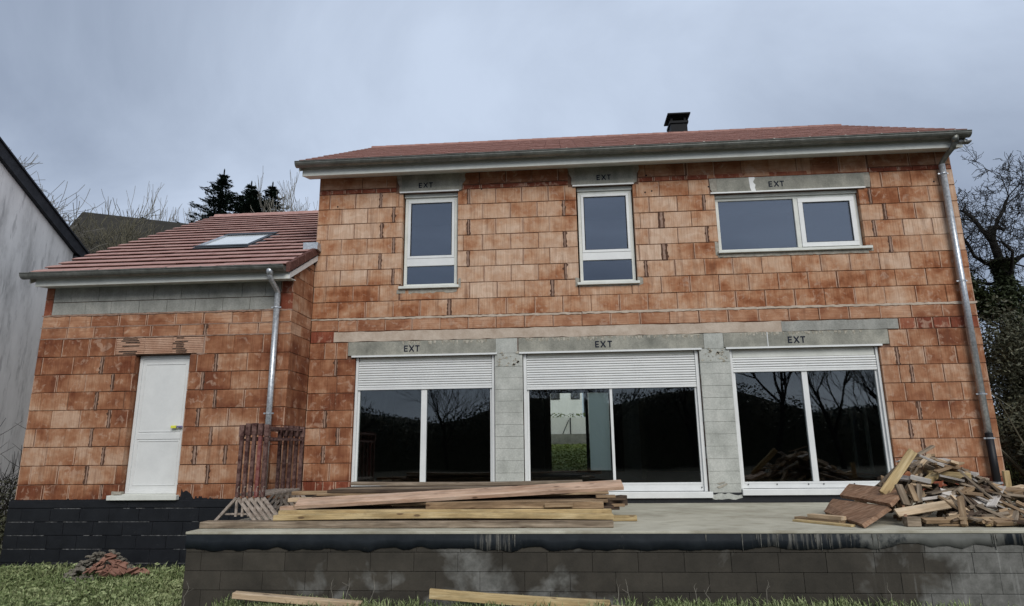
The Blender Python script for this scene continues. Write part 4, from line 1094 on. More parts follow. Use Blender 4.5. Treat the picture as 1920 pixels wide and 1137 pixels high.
# ================================================================ TIMBER STACK
def plank(p0, p1, w, h, mat, label, name='plank', cat='plank', group=None, roll=0, bev=.004, rag=.0, up=(0, 0, 1)):
    """board from p0 to p1 (centre line), w wide, h thick; its own object with the length along local X"""
    p0, p1 = Vector(p0), Vector(p1); L_ = (p1 - p0).length
    x = (p1 - p0).normalized(); y = Vector(up).cross(x).normalized(); z = x.cross(y)
    m = Matrix(((x.x, y.x, z.x), (x.y, y.y, z.y), (x.z, y.z, z.z))).to_4x4() @ Matrix.Rotation(roll, 4, 'X')
    n = max(1, min(6, int(L_ / .5))); mb = MB()
    bow = U(-.006, .006) * L_; bw2 = U(-.003, .003) * L_
    for i in range(n + 1):
        t = i / n; s = bow * math.sin(math.pi * t); s2 = bw2 * math.sin(math.pi * t)
        sk = (rag * U(-1, 1)) if i in (0, n) else 0
        for (a, b) in ((-1, -1), (1, -1), (1, 1), (-1, 1)):
            xx = -L_ / 2 + L_ * t + (sk * a * w * .5 if i in (0, n) else 0) + (U(-rag, rag) * .04 if i in (0, n) else 0)
            mb.v.append((xx, a * w / 2 + s2, b * h / 2 + s))
    for i in range(n):
        q = i * 4
        for j in range(4): mb.f.append((q + j, q + (j + 1) % 4, q + 4 + (j + 1) % 4, q + 4 + j))
    mb.f += [(3, 2, 1, 0), tuple(n * 4 + j for j in range(4))]
    me = mb.mesh(name); me.materials.append(M[mat])
    o = link(bpy.data.objects.new(name, me)); o.matrix_world = Matrix.Translation((p0 + p1) / 2) @ m
    if bev:
        bv = o.modifiers.new('bevel', 'BEVEL'); bv.width = min(bev, h * .2); bv.segments = 1; bv.limit_method = 'ANGLE'
    return tag(o, label, cat, group)
G = 'timbers stacked on the left of the terrace'
z = ZT
def beam(x0, x1, yf, d, z0, z1, mat, label, dz=0, **k):
    """beam lying along X with its front face at yf"""
    return plank((x0, yf + d / 2, (z0 + z1) / 2), (x1, yf + d / 2, (z0 + z1) / 2 + dz), d, z1 - z0, mat, label, group=G, **k)
beam(.08, 5.06, -3.24, .20, ZT + .002, ZT + .077, 'wood_grey', 'long grey-brown beam lowest and nearest the terrace edge', bev=.006)
beam(.96, 5.07, -3.16, .11, ZT + .08, ZT + .142, 'pine_yellow', 'yellow beam lying directly on the lowest front beam')
beam(.96, 5.06, -3.02, .10, ZT + .12, ZT + .185, 'pine_yellow', 'upper yellow beam behind the first yellow beam')
beam(2.80, 4.97, -2.97, .09, ZT + .186, ZT + .268, 'wood_mid', 'short brown beam on top of the yellow beams')
plank((4.26, -3.0, -3.005), (4.60, -3.0, -2.995), .03, .05, 'wood_mid', 'small thin offcut on the face of the short brown beam', 'offcut', 'offcut', G)
beam(4.72, 5.40, -2.60, .10, ZT + .003, ZT + .07, 'pine_yellow', 'yellow beam end jutting out right of the timber stack', dz=0)
# hidden bearers and the dark stack at the back
for i, x in enumerate((1.3, 2.9, 4.6)):
    plank((x, -2.75, ZT + .055), (x, -1.3, ZT + .055), .09, .10, 'wood_dark', 'cross bearer under the timber stack', 'bearer', 'bearer', 'cross bearers under the timber stack')
lay_ = [('wood_mid', 'long brown board'), ('wood_dark', 'dark damp board'), ('wood_grey', 'weathered grey board'), ('pine_pink', 'pinkish board')]
cnt = 0
zz_ = ZT + .108
layers = [(.95, 5.2), (1.0, 5.25), (.9, 5.1), (1.05, 5.28), (1.1, 5.0), (1.2, 5.1), (1.3, 4.9)]
for li, (xa, xb) in enumerate(layers):
    ny = 4 if li < 4 else 3
    for j in range(ny):
        ya = -2.62 + .30 * j + U(-.02, .02) + (.25 if li >= 4 else 0)
        mat = ['wood_dark', 'wood_dark', 'wood_mid', 'wood_grey'][(li + j) % 4] if not (li >= 3 and j == 0) else 'wood_mid' if li % 2 else 'wood_dark'  # dark front boards carry the shade of the gaps in their colour
        front_ = ' at its front' if j == 0 else ''
        plank((xa + U(-.1, .15), ya + .12, zz_ + .02), (xb + U(-.25, .05), ya + .12 + U(-.04, .04), zz_ + .02), U(.2, .26), .036, mat,
              'old formwork board lying flat in the dark stack against the doors', 'formwork_board', 'board', 'formwork boards stacked flat at the back')
    zz_ += .040
beam(1.42, 4.76, -1.72, .22, zz_ + .02, zz_ + .065, 'wood_grey', 'weathered grey plank topmost at the back, below the glass doors', rag=.1)
beam(1.85, 4.3, -1.95, .2, zz_ - .035, zz_ - .002, 'wood_dark', 'dark brown plank just under the weathered grey plank')
beam(.70, 3.2, -2.05, .17, -2.935, -2.885, 'wood_mid', 'brown plank poking out left behind the steel trestles')
beam(.74, 2.6, -2.25, .18, -3.01, -2.96, 'pine_pale', 'pale plank under the brown one behind the trestles')
beam(.72, 2.2, -2.45, .16, -3.10, -3.05, 'pine_pink', 'short pinkish plank low beside the trestle feet')
plank((1.10, -2.80, -2.985), (5.27, -2.19, -2.815), .25, .05, 'pine_pink', 'wide pinkish plank lying askew across the whole timber stack', group=G, roll=math.radians(17), rag=.1)
plank((5.0, -2.32, -3.03), (5.30, -2.05, -3.02), .12, .13, 'wood_dark', 'dark block sticking out of the right end of the timber stack', 'offcut', 'offcut', G, rag=.2)
plank((4.9, -2.5, -2.94), (5.15, -2.5, -2.94), .12, .035, 'wood_mid', 'short brown slat end beside the dark block', 'offcut', 'offcut', G, rag=.2)

# ================================================================ STEEL TRESTLES
def trestle(i, n, label):
    dx = .082 * i; x = .13 + dx; yf, yb = -2.46 + .012 * i, -1.30 + .012 * i; zt = -2.03 + U(-.015, .01)
    t = thing('trestle', label, 'trestle', (x, yf, ZT), 'steel trestles nested on the terrace')
    def loc(p): return (p[0] - x, p[1] - yf, p[2] - ZT)
    def bar(name, a, b, w, h, mat, up=(0, 0, 1)):
        mb = MB(); mb.quadbar(loc(a), loc(b), w, h, up); return mb.build(name, M[mat], t, bevel=.003)
    for j, y in enumerate((yf, yb)):
        xs = x + .02 * j
        mt = 'rustred' if i in (3,) and j == 0 else 'rust'
        bar('post', (xs, y, -2.93), (xs, y, zt), .052, .045, mt, up=(1, 0, 0))
        bar('post', (xs, y, ZT + .06), (xs, y, -2.93), .030, .028, 'steelgrey', up=(1, 0, 0))
        f = .27
        for sgn in ((-1, 1) if i == 0 or j == 1 else (1,)):
            bar('leg', (xs, y + .008 * sgn, -2.93), (xs + sgn * f, y + .008 * sgn, ZT + .004), .044, .036, 'steelgrey')
        bar('foot_tie', (xs - f * .62, y + .03, ZT + .09), (xs + f * .62, y + .03, ZT + .09), .02, .024, 'steelgrey')
        mb = MB(); c = loc((xs, y, zt)); mb.box(c[0] - .032, c[0] + .032, c[1] - .033, c[1] + .033, c[2] - .09, c[2] + .07); mb.build('head_bracket', M['rust'], t, bevel=.003)
    bar('top_rail', (x, yf, zt + .02), (x + .02, yb, zt + .02), .035, .035, 'rust')
    bar('top_rail', (x, yf, zt - .13), (x + .02, yb, zt - .13), .03, .03, 'rust')
    bar('lower_rail', (x, yf, -2.90), (x + .02, yb, -2.90), .034, .034, 'steelgrey')
    mb = MB(); c = loc((x + .01, yf - .02, -2.86)); mb.tube([c, (c[0], c[1], c[2] + .05), (c[0] + .015, c[1] - .01, c[2] + .07)], .008, 6); mb.build('locking_pin', M['steelgrey'], t)
names = ['leftmost of the nested rusty trestles, its splayed foot in full view', 'second rusty trestle from the left in the nest', 'third trestle from the left, mortar caked on its foot',
         'fourth trestle, the one whose front post still shows red paint', 'fifth rusty trestle from the left in the nest', 'rightmost rusty trestle of the nest, beside the timber stack']
for i in range(5): trestle(i, 5, [names[0], names[1], names[2], names[3], names[5]][i])

# ================================================================ WOOD HEAP on the right
GH = 'offcuts heaped at the right of the terrace'
def hp(a, b, w, h, mat, label, roll=0, rag=.15, name='offcut', cat='offcut', up=(0, 0, 1)):
    return plank(a, b, w, h, mat, label, name, cat, GH, roll, .003, rag, up)
hp((8.38, -2.62, -2.92), (8.86, -2.50, -2.42), .105, .045, 'pine_yellow', 'thick yellow plank leaning up to the top of the wood heap', rag=.05, name='plank', cat='plank', roll=math.radians(62))
hp((8.28, -3.08, -3.10), (8.98, -2.98, -3.005), .10, .028, 'pine_pale', 'pale plank full of nail marks low on the front of the heap', roll=math.radians(55), name='plank', cat='plank')
hp((8.93, -2.85, -2.88), (9.50, -2.88, -3.05), .10, .03, 'wood_white', 'weathered pale plank sloping right in the middle of the heap', roll=math.radians(40), name='plank', cat='plank')
hp((9.02, -2.45, -2.69), (9.42, -2.62, -2.72), .10, .075, 'pine_yellow', 'chunky yellow beam end near the top of the heap')
hp((8.86, -2.72, -2.77), (9.20, -2.42, -2.66), .09, .06, 'pine_yellow', 'angled yellow offcut left of the chunky yellow beam end')
hp((8.93, -2.50, -2.47), (9.14, -2.62, -2.60), .09, .028, 'wood_white', 'whitish board end at the very top of the heap')
hp((9.12, -2.42, -2.55), (9.32, -2.5, -2.62), .09, .028, 'wood_white', 'second whitish board end, lower right of the topmost')
hp((9.28, -2.3, -2.53), (9.44, -2.42, -2.64), .08, .022, 'pine_pale', 'thin pale slat at the right of the heap top')
hp((8.70, -2.68, -2.72), (8.86, -2.8, -2.77), .10, .05, 'wood_white', 'white-topped grey block under the leaning yellow plank')
hp((8.98, -2.78, -2.70), (9.20, -2.86, -2.76), .11, .025, 'wood_white', 'pale speckled board end in the middle of the heap')
hp((8.66, -2.72, -2.80), (8.86, -2.80, -2.82), .10, .02, 'pine_pale', 'short pale board end below the leaning yellow plank')
hp((9.44, -2.35, -2.70), (9.74, -2.42, -2.78), .10, .05, 'wood_grey', 'grey doubled batten at the upper right of the heap')
hp((9.30, -2.3, -2.60), (9.86, -2.25, -2.82), .09, .03, 'wood_dark', 'long dark batten running down the right slope')
hp((9.90, -2.2, -2.84), (10.12, -2.32, -2.93), .10, .05, 'pine_pale', 'pale block on the right shoulder of the heap')
hp((10.18, -2.08, -2.98), (10.17, -2.10, -2.68), .075, .04, 'pine_yellow', 'short yellow stub standing upright beside the black drainpipe', rag=.1, up=(0, 1, 0))
hp((9.27, -2.93, -3.08), (9.14, -3.28, -3.212), .05, .022, 'pine_yellow', 'narrow yellow slat sticking out over the terrace edge')
hp((9.36, -2.86, -3.08), (9.30, -3.24, -3.208), .11, .022, 'wood_mid', 'brown board beside the narrow yellow slat, pointing out')
hp((8.32, -3.17, ZT + .055), (8.47, -3.17, ZT + .055), .10, .10, 'wood_grey', 'squat square block alone at the front edge of the heap', rag=.02)
hp((8.53, -3.12, ZT + .045), (8.66, -3.12, ZT + .045), .09, .085, 'wood_grey', 'second square block, right of the squat one', rag=.05)
hp((9.04, -2.25, -2.47), (9.34, -2.08, -2.36), .06, .025, 'wood_grey', 'grey stick pointing up behind the leaning plank', rag=.3)
hp((9.33, -2.9, -3.12), (9.70, -2.98, -3.15), .08, .03, 'wood_mid', 'brown slat low at the right of the heap')
hp((9.30, -3.06, ZT + .02), (9.66, -3.06, ZT + .03), .10, .03, 'wood_mid', 'flat brown slat on the concrete at the right front')
hp((9.48, -2.72, -3.02), (9.75, -2.8, -3.07), .07, .03, 'pine_yellow', 'dull yellow slat at the right of the heap')
hp((10.0, -2.3, -2.91), (10.24, -2.28, -2.86), .09, .035, 'pine_pale', 'pale slat rising at the far right of the heap')
hp((9.55, -2.52, -2.98), (9.98, -2.62, -2.92), .12, .04, 'wood_mid', 'wide brown wedge on the right slope of the heap')
hp((8.48, -2.80, -2.80), (8.50, -2.90, -3.03), .09, .03, 'wood_grey', 'grey offcut standing against the red-brown boards')
hp((8.60, -2.82, -2.80), (8.59, -2.95, -2.99), .06, .04, 'wood_mid', 'slim brown piece upright beside the grey offcut')
hp((8.70, -2.84, -2.80), (8.62, -2.96, -3.0), .05, .04, 'wood_grey', 'crooked grey piece upright in the left of the heap')
hp((8.64, -2.95, -2.96), (8.96, -2.86, -2.93), .05, .03, 'wood_white', 'pale split slat above the nail-marked plank')
hp((9.35, -2.60, -2.78), (9.48, -2.84, -2.98), .12, .022, 'wood_mid', 'greenish brown board leaning down the heap front')
hp((8.66, -3.18, ZT + .02), (8.95, -3.2, ZT + .02), .05, .025, 'wood_mid', 'splintered slat lying on the front edge')
hp((8.76, -2.9, -2.90), (9.22, -2.72, -2.84), .09, .02, 'wood_grey', 'greyish lilac board across the heap middle')
# the two red-brown shuttering boards at its left
def board(A, B_, C, D, th, mat, label, name, cat):
    A, B_, C, D = map(Vector, (A, B_, C, D)); n = (B_ - A).cross(D - A).normalized() * th
    if n.z < 0: n = -n
    o0 = (A + C) / 2; mb = MB(); q = []
    for P_, Q_ in ((A, B_), (B_, C), (C, D), (D, A)):
        for i in range(5): q.append(P_ + (Q_ - P_) * i / 5 + Vector((U(-.006, .006), U(-.006, .006), 0)))
    k = len(q); mb.add([p - o0 for p in q] + [p + n - o0 for p in q], [tuple(range(k - 1, -1, -1)), tuple(range(k, 2 * k))] + [(i, (i + 1) % k, k + (i + 1) % k, k + i) for i in range(k)])
    me = mb.mesh(name); me.materials.append(M[mat]); o = link(bpy.data.objects.new(name, me)); o.location = o0
    return tag(o, label, cat)
board((7.892, -2.05, -3.215), (7.799, -3.36, -3.228), (8.278, -3.0, -3.07), (8.122, -1.8, -3.08), .05, 'redboard', 'lower red-brown shuttering board sloping onto the concrete', 'shuttering_board', 'board')
board((8.171, -1.9, -3.02), (8.262, -3.05, -3.035), (8.614, -2.7, -2.90), (8.396, -1.7, -2.89), .045, 'redboard', 'upper red-brown shuttering board resting on the lower one', 'shuttering_board', 'board')
plank((8.34, -3.16, -3.17), (8.52, -2.76, -3.02), .03, .075, 'redboard', 'narrow red-brown edge batten between boards and heap', 'batten', 'batten', None)
plank((7.30, -2.62, ZT + .013), (7.74, -3.20, ZT + .013), .10, .022, 'pine_yellow', 'yellow slat flat on the concrete, farthest left of the heap', 'slat', 'slat', None, 0, .002, .1)
plank((7.40, -2.42, ZT + .02), (7.74, -2.92, ZT + .02), .12, .035, 'wood_mid', 'brown slat under the small pale board left of the heap', 'slat', 'slat', None, 0, .002, .1)
plank((7.50, -2.58, ZT + .062), (7.76, -2.92, ZT + .062), .11, .045, 'pine_pale', 'small pale board resting on the brown slat', 'slat', 'slat', None, 0, .002, .1)
# unnumbered filling of the heap
rs = random.Random(11)
def heap_h(x, y):
    pts = [(8.35, 0), (8.6, .22), (8.85, .50), (9.1, .72), (9.3, .66), (9.55, .50), (9.9, .36), (10.3, .27), (10.8, .2), (11.2, 0)]
    h = 0
    for (xa, ha), (xb, hb) in zip(pts, pts[1:]):
        if xa <= x <= xb: h = ha + (hb - ha) * (x - xa) / (xb - xa)
    return h * smooth((y + 3.35) / .95) * smooth((-1.15 - y) / .7)
for i in range(225):
    x = rs.uniform(8.5, 11.0) if rs.random() < .5 else rs.gauss(9.2, .4); y = rs.uniform(-3.25, -1.4) if i % 3 else rs.uniform(-3.2, -2.3)
    if not 8.45 < x < 11: continue
    hgt = heap_h(x, y); lvl = rs.uniform(.2, .9) if rs.random() < .35 else 1
    zc = ZT + .03 + hgt * lvl - (.04 if lvl == 1 and hgt > .15 else 0)
    L_ = rs.uniform(.14, .5) if rs.random() < .8 else rs.uniform(.5, .8)
    az = rs.gauss(0, .45) if rs.random() < .6 else rs.uniform(0, math.pi)
    gx = (heap_h(x + .1, y) - heap_h(x - .1, y)) / .2; gy = (heap_h(x, y + .1) - heap_h(x, y - .1)) / .2
    tilt = math.atan((gx * math.cos(az) + gy * math.sin(az)) * .9) + rs.gauss(0, .16)
    if hgt * lvl < .06: tilt = 0
    d = Vector((math.cos(az) * math.cos(tilt), math.sin(az) * math.cos(tilt), math.sin(tilt))) * L_ / 2
    p = Vector((x, y, zc))
    for sg in (1, -1):
        if (p + d * sg).z < ZT + .02: p.z += ZT + .02 - (p + d * sg).z
    if min((p + d).x, (p - d).x) < 8.42 and p.y < -1.9: continue
    if min((p + d).y, (p - d).y) < -3.32: continue
    mat = rs.choice(['wood_mid', 'wood_grey', 'wood_mid', 'wood_dark', 'wood_mid', 'wood_grey', 'wood_mid', 'wood_grey', 'pine_pale', 'wood_white'] if lvl == 1 else ['wood_dark', 'wood_mid', 'wood_dark', 'wood_dark'])  # buried pieces mostly dark wood: shade inside the heap put into their colour
    plank(p - d, p + d, rs.uniform(.04, .11), rs.uniform(.015, .045), mat, 'short weathered wood offcut jumbled in the heap before the right-hand brick wall', 'offcut', 'offcut', GH, rs.uniform(-.5, .5), 0, rs.uniform(0, .4))

# ================================================================ PLANKS IN THE GRASS, RUBBLE
plank((.92, -3.90, -3.83), (2.30, -3.80, -3.945), .11, .06, 'pine_pale', 'pale beam sunk in the grass below the left of the terrace', rag=.03)
plank((3.04, -3.82, -3.825), (4.95, -3.72, -3.95), .045, .10, 'pine_yellow', 'yellow beam on edge in the grass below the terrace middle', rag=.03)
plank((4.95, -3.86, -3.945), (5.7, -3.9, -3.98), .09, .04, 'pine_pale', 'pale plank tip at the bottom right of the yellow beam', rag=.1)
rs = random.Random(5)
def stone(mb, c, s, rs):
    ph = [Vector((rs.gauss(0, 1), rs.gauss(0, 1), rs.gauss(0, 1))).normalized() for _ in range(9)]
    t = (1 + 5 ** .5) / 2
    ico = [(-1,t,0),(1,t,0),(-1,-t,0),(1,-t,0),(0,-1,t),(0,1,t),(0,-1,-t),(0,1,-t),(t,0,-1),(t,0,1),(-t,0,-1),(-t,0,1)]
    fs = [(0,11,5),(0,5,1),(0,1,7),(0,7,10),(0,10,11),(1,5,9),(5,11,4),(11,10,2),(10,7,6),(7,1,8),(3,9,4),(3,4,2),(3,2,6),(3,6,8),(3,8,9),(4,9,5),(2,4,11),(6,2,10),(8,6,7),(9,8,1)]
    sx, sy, sz = s * rs.uniform(.8, 1.5), s * rs.uniform(.7, 1.1), s * rs.uniform(.4, .8)
    rot = Matrix.Rotation(rs.uniform(0, 6), 3, 'Z') @ Matrix.Rotation(rs.uniform(-.5, .5), 3, 'X')
    vs = []
    for v in ico:
        q = Vector(v).normalized() * rs.uniform(.75, 1.1)
        q = rot @ Vector((q.x * sx, q.y * sy, q.z * sz)); vs.append(Vector(c) + q)
    mb.add(vs, fs)
mb = MB()
for i in range(420):
    a = rs.uniform(0, 6.28); q = math.sqrt(rs.random()); x = -2.40 + .56 * q * math.cos(a); y = -1.42 + .42 * q * math.sin(a)
    stone(mb, (x, y, -4.14 + .42 * max(0, 1 - q ** 1.4) * rs.uniform(.6, 1)), rs.uniform(.018, .05), rs)
tag(mb.build('rubble_heap', M['rubble_grey']), 'small heap of grey rubble against the black foundation', 'rubble', kind='stuff')
for i in range(46):
    big = i < 34
    u = rs.uniform(-1, 1); v = rs.random()
    x = -2.10 + .30 * u * (1 - .3 * v); y = -1.70 - .14 * (1 - v) + .05 * rs.random(); zc = -4.03 + .27 * v * (1 - .5 * abs(u))
    if not big: x = -1.75 + .28 * rs.random(); y = -1.78 + .1 * rs.random(); zc = -4.02 + .06 * rs.random()
    az = rs.gauss(0, .5) + (.2 if u < 0 else -.2); ti = -.5 * u + rs.gauss(0, .25)
    d = Vector((math.cos(az) * math.cos(ti), math.sin(az) * .4, math.sin(ti))) * rs.uniform(.04, .075)
    plank(Vector((x, y, zc)) - d, Vector((x, y, zc)) + d, rs.uniform(.05, .10), rs.uniform(.014, .024), 'terracotta', 'broken orange terracotta shard piled on the rubble heap', 'terracotta_shard', 'shard', 'terracotta shards on the rubble heap', rs.uniform(-.7, .7), 0, .4)

# ================================================================ GRASS
def leaf_cloud(mb, n, pos, size, rs, flat=.5):
    for _ in range(n):
        p = pos(rs)
        if p is None: continue
        s = size * rs.uniform(.5, 1.4)
        d = Vector((rs.gauss(0, 1), rs.gauss(0, 1), rs.gauss(0, flat))).normalized(); u = d.cross(Vector((rs.gauss(0, 1), rs.gauss(0, 1), rs.gauss(0, 1)))).normalized()
        p = Vector(p); mb.add([p - d * s, p + u * s * .45, p + d * s, p - u * s * .45], [(0, 1, 2, 3)])
def blades(mb, n, pos, h, w, rs):
    for _ in range(n):
        p = Vector(pos(rs)); hh = h * rs.uniform(.35, 1.2); a = rs.uniform(0, 6.28); le = rs.uniform(.1, .7) * hh
        d = Vector((math.cos(a), math.sin(a), 0)); sdir = Vector((-d.y, d.x, 0)) * w * rs.uniform(.6, 1.4)
        m1 = p + Vector((0, 0, hh * .6)) + d * le * .35; t1 = p + Vector((0, 0, hh * (.95 - .3 * rs.random()))) + d * le
        mb.add([p - sdir * .5, p + sdir * .5, m1 + sdir * .5, m1 - sdir * .5, t1], [(0, 1, 2, 3), (3, 2, 4)])
def grass():
    rs = random.Random(3); mb = MB()
    def cl(rs, cs, sp): c = rs.choice(cs); return (c[0] + rs.gauss(0, sp), c[1] + rs.gauss(0, sp))
    cs = [(rs.uniform(-6.5, .15), rs.uniform(-4.6, -1.0)) for _ in range(260)]
    def P(rs):
        while True:
            x, y = cl(rs, cs, .16) if rs.random() < .7 else (rs.uniform(-6.5, .1), rs.uniform(-4.6, -.95))
            if y > -.93 and x > -4.6: continue
            if abs(x + 2.35) < .8 and y > -2.0 and rs.random() < .75: continue
            if x > .06 and y > -3.55: continue
            return (x, y, ground_z(x, y) - .01)
    blades(mb, 34000, P, .20, .013, rs)
    def PL(rs):
        x, y, z = P(rs); return (x, y, z + rs.random() ** 1.3 * .17)
    leaf_cloud(mb, 20000, PL, .036, rs, .45)
    # tufts along the foot of the terrace
    cs2 = [(rs.uniform(.9, 3.2), rs.uniform(-3.95, -3.6)) for _ in range(26)] + [(rs.uniform(5.2, 8.2), rs.uniform(-3.9, -3.6)) for _ in range(30)] + [(rs.uniform(.2, 12), rs.uniform(-4.4, -3.7)) for _ in range(60)]
    def P2(rs):
        while True:
            x, y = cl(rs, cs2, .09)
            if y < -3.53: return (x, y, ground_z(x, y) - .01)
    blades(mb, 9000, P2, .17, .010, rs)
    def P3(rs): x, y = rs.uniform(-9, 14), rs.uniform(-10, -4.4); return (x, y, ground_z(x, y) - .01)
    blades(mb, 9000, P3, .12, .02, rs)
    def P4(rs):
        x, y = (rs.uniform(11.7, 16), rs.uniform(-4, 4)); return (x, y, ground_z(x, y) - .01)
    blades(mb, 8000, P4, .16, .02, rs)
    tag(mb.build('grass', M['grass']), 'weedy grass in front of the black foundation and the terrace', 'grass', kind='stuff')
    mb = MB()   # dry stalks against the block wall
    for x in (1.9, 2.05, 2.3, 5.05, 5.15, 5.9, 6.0, 6.6, .2, 7.9):
        p = Vector((x, -3.62, -4.02)); pts = [p]
        for k in range(5): p = p + Vector((rs.gauss(0, .02), rs.gauss(0, .008), rs.uniform(.04, .08))); pts.append(p)
        mb.tube(pts, [.004, .003, .003, .002, .002, .001], 3)
        mb.tube([pts[3], pts[3] + Vector((rs.gauss(0, .05), 0, .04))], .0015, 3)
    tag(mb.build('dry_stalks', M['bark_pale']), 'thin dry weed stalks rising before the terrace wall', 'weeds', kind='stuff')
grass()

# ================================================================ TREES
def tree_mesh(seed, base, height, r0, lean=(0, 0), levels=5, split=3, fork=.35, spread=.7, sides=5, up=.12, curl=.25, rmin=.004, ratio=.70):
    rs = random.Random(seed); trunk, crown = MB(), MB()
    def grow(p, d, L_, rad, lev):
        pts = [p]; rads = [rad]; n = 4 if lev < 3 else 3
        for i in range(n):
            d = (d + Vector((rs.gauss(0, curl), rs.gauss(0, curl), rs.gauss(0, curl) + up)) * .45).normalized()
            p = p + d * L_ / n; pts.append(p); rads.append(max(rmin, rad * (1 - (1 - ratio) * (i + 1) / n)))
        (trunk if lev == 0 else crown).tube(pts, rads, sides if lev < 2 else (4 if lev < 3 else 3), cap=False)
        if lev >= levels: return
        k = split + (1 if rs.random() < .4 else 0)
        for j in range(k):
            q = rs.uniform(fork, 1) if j else 1.
            idx = min(n, max(1, int(round(q * n)))); ax = Vector((rs.gauss(0, 1), rs.gauss(0, 1), rs.gauss(0, .6))).normalized()
            nd = (d + ax * spread * rs.uniform(.6, 1.2)).normalized()
            grow(pts[idx], nd, L_ * rs.uniform(.62, .85), max(rmin, rads[idx] * rs.uniform(.55, .75)), lev + 1)
    grow(Vector((0, 0, 0)), Vector((lean[0], lean[1], 1)).normalized(), height * .34, r0, 0)
    return trunk, crown
def bare_tree(name, label, cat, loc, height, seed, r0, mat, group=None, **k):
    t = thing(name, label, cat, loc, group)
    a, b = tree_mesh(seed, loc, height, r0, **k)
    a.build('trunk', M[mat], t, smooth=True); b.build('crown', M[mat], t, smooth=True)
    return t
def conifer(loc, h, rad, seed, label, slope=.66):
    rs = random.Random(seed); t = thing('spruce_tree', label, 'tree', loc, 'spruces behind the wing roof')
    mb = MB(); mb.tube([(0, 0, 0), (0, 0, h)], [.22, .02], 6); mb.build('trunk', M['bark_dark'], t)
    mb = MB(); z = h * .12
    while z < h - .05:
        f = (1 - z / h); R_ = min(slope * (h - z), rad) * rs.uniform(.7, 1.15) + .10
        for k in range(rs.randint(9, 13)):
            a = rs.uniform(0, 6.28); L_ = R_ * rs.uniform(.45, 1.25); d = Vector((math.cos(a), math.sin(a), rs.uniform(-.15, .3)))
            m = int(16 + 36 * L_)
            for q in range(m):
                s = rs.random() ** .7; p = Vector((0, 0, z)) + d * L_ * s + Vector((0, 0, -.10 * L_ * s + .22 * L_ * max(0, s - .7)))
                p += Vector((rs.gauss(0, .09), rs.gauss(0, .09), rs.gauss(0, .03))) * (1.2 - .6 * s)
                w = rs.uniform(.05, .12); e = (d + Vector((rs.gauss(0, .5), rs.gauss(0, .5), rs.gauss(0, .3)))).normalized(); u = e.cross(Vector((rs.gauss(0, .3), rs.gauss(0, .3), 1))).normalized()
                mb.add([p - e * w, p + u * w * .35, p + e * w * 1.3, p - u * w * .35], [(0, 1, 2, 3)])
        z += .20 if f < .4 else .4
    for q in range(8): 
        zz = h - .1 + q * .04; mb.add([(0, 0, zz - .1), (.05, 0, zz), (0, 0, zz + .12), (-.05, 0, zz)], [(0, 1, 2, 3)])
    mb.build('crown', M['needle'], t)
conifer((-14.8, 22, -2), 15.5, 3.2, 1, 'tallest dark spruce above the wing roof')
conifer((-13.4, 22.6, -2), 14.95, 2.6, 2, 'slim dark spruce just right of the tallest')
conifer((-12.75, 21.8, -2), 14.3, 2.2, 3, 'smallest spruce, third from the left')
conifer((-11.95, 22.3, -2), 14.7, 2.3, 4, 'rightmost dark spruce beside the brick wall')
bare_tree('bare_tree', 'leafless pale tree between the spruces and the tall brick wall', 'tree', (-6.9, 18, -1.5), 12.4, 13, .16, 'bark_pale', levels=6, split=3, spread=.40, up=.30, rmin=.010, fork=.3)
for i, (x, h) in enumerate(((-46.7, 27.8), (-44.0, 27.2), (-42.0, 27.6))):
    bare_tree('distant_tree', ['thin pale distant tree, left of three above the wing roof', 'thin pale distant tree, middle of three above the wing roof', 'thin pale distant tree nearest the spruces'][i], 'tree',
              (x, 60, 3), h - 4, 20 + i, .25, 'bark_pale', 'pale distant trees', levels=5, split=3, spread=.42, up=.35, rmin=.022, fork=.25)
# thicket with the dark roofed house behind it
for i, (x, y, h) in enumerate(((-16.7, 14, 8.3), (-16.0, 14.4, 8.9), (-15.1, 13.8, 9.0), (-14.2, 14.3, 8.6), (-13.3, 13.9, 7.9))):
    bare_tree('thicket_tree', ['twiggy thicket tree nearest the black verge of the grey building', 'twiggy thicket tree at the left end of the dark roof', 'twiggy thicket tree before the middle of the dark roof', 'twiggy thicket tree before the right half of the dark roof', 'rightmost twiggy thicket tree, nearest the red wing roof'][i], 'tree', (x, y, -2.2), h + .1, 40 + i, .11, 'bark_mid', 'twiggy trees of the thicket', levels=6, split=3, spread=.6, up=.22, rmin=.012, fork=.15)
nb = thing('far_house', 'dark-roofed house half hidden behind the bare thicket', 'house')
mb = MB(); mb.prism([(-22, 8.95), (-17.6, 5.8), (-17.6, 5.6), (-22, 8.7), (-26.5, 5.6), (-26.5, 5.8)], 'y', 17, 30)
o = mb.build('roof', M['darkroof'], nb); 
mb = MB(); mb.prism([(-26, -3), (-18, -3), (-18, 5.6), (-22, 8.6), (-26, 5.6)], 'y', 17.5, 29.5); mb.build('wall', M['interior'], nb)
rot = Matrix.Translation((-18.2, 16, 0)) @ Matrix.Rotation(math.radians(-62), 4, 'Z') @ Matrix.Translation((22, -17, 0))
for c in nb.children: c.data.transform(rot)

# tree tops above the grey neighbouring building
bare_tree('bare_tree', 'leafless tree whose twigs show above the grey neighbouring roof', 'tree', (-19.5, 9, -3), 13.7, 77, .2, 'bark_pale', levels=7, split=3, spread=.75, up=.08, rmin=.008, fork=.3)

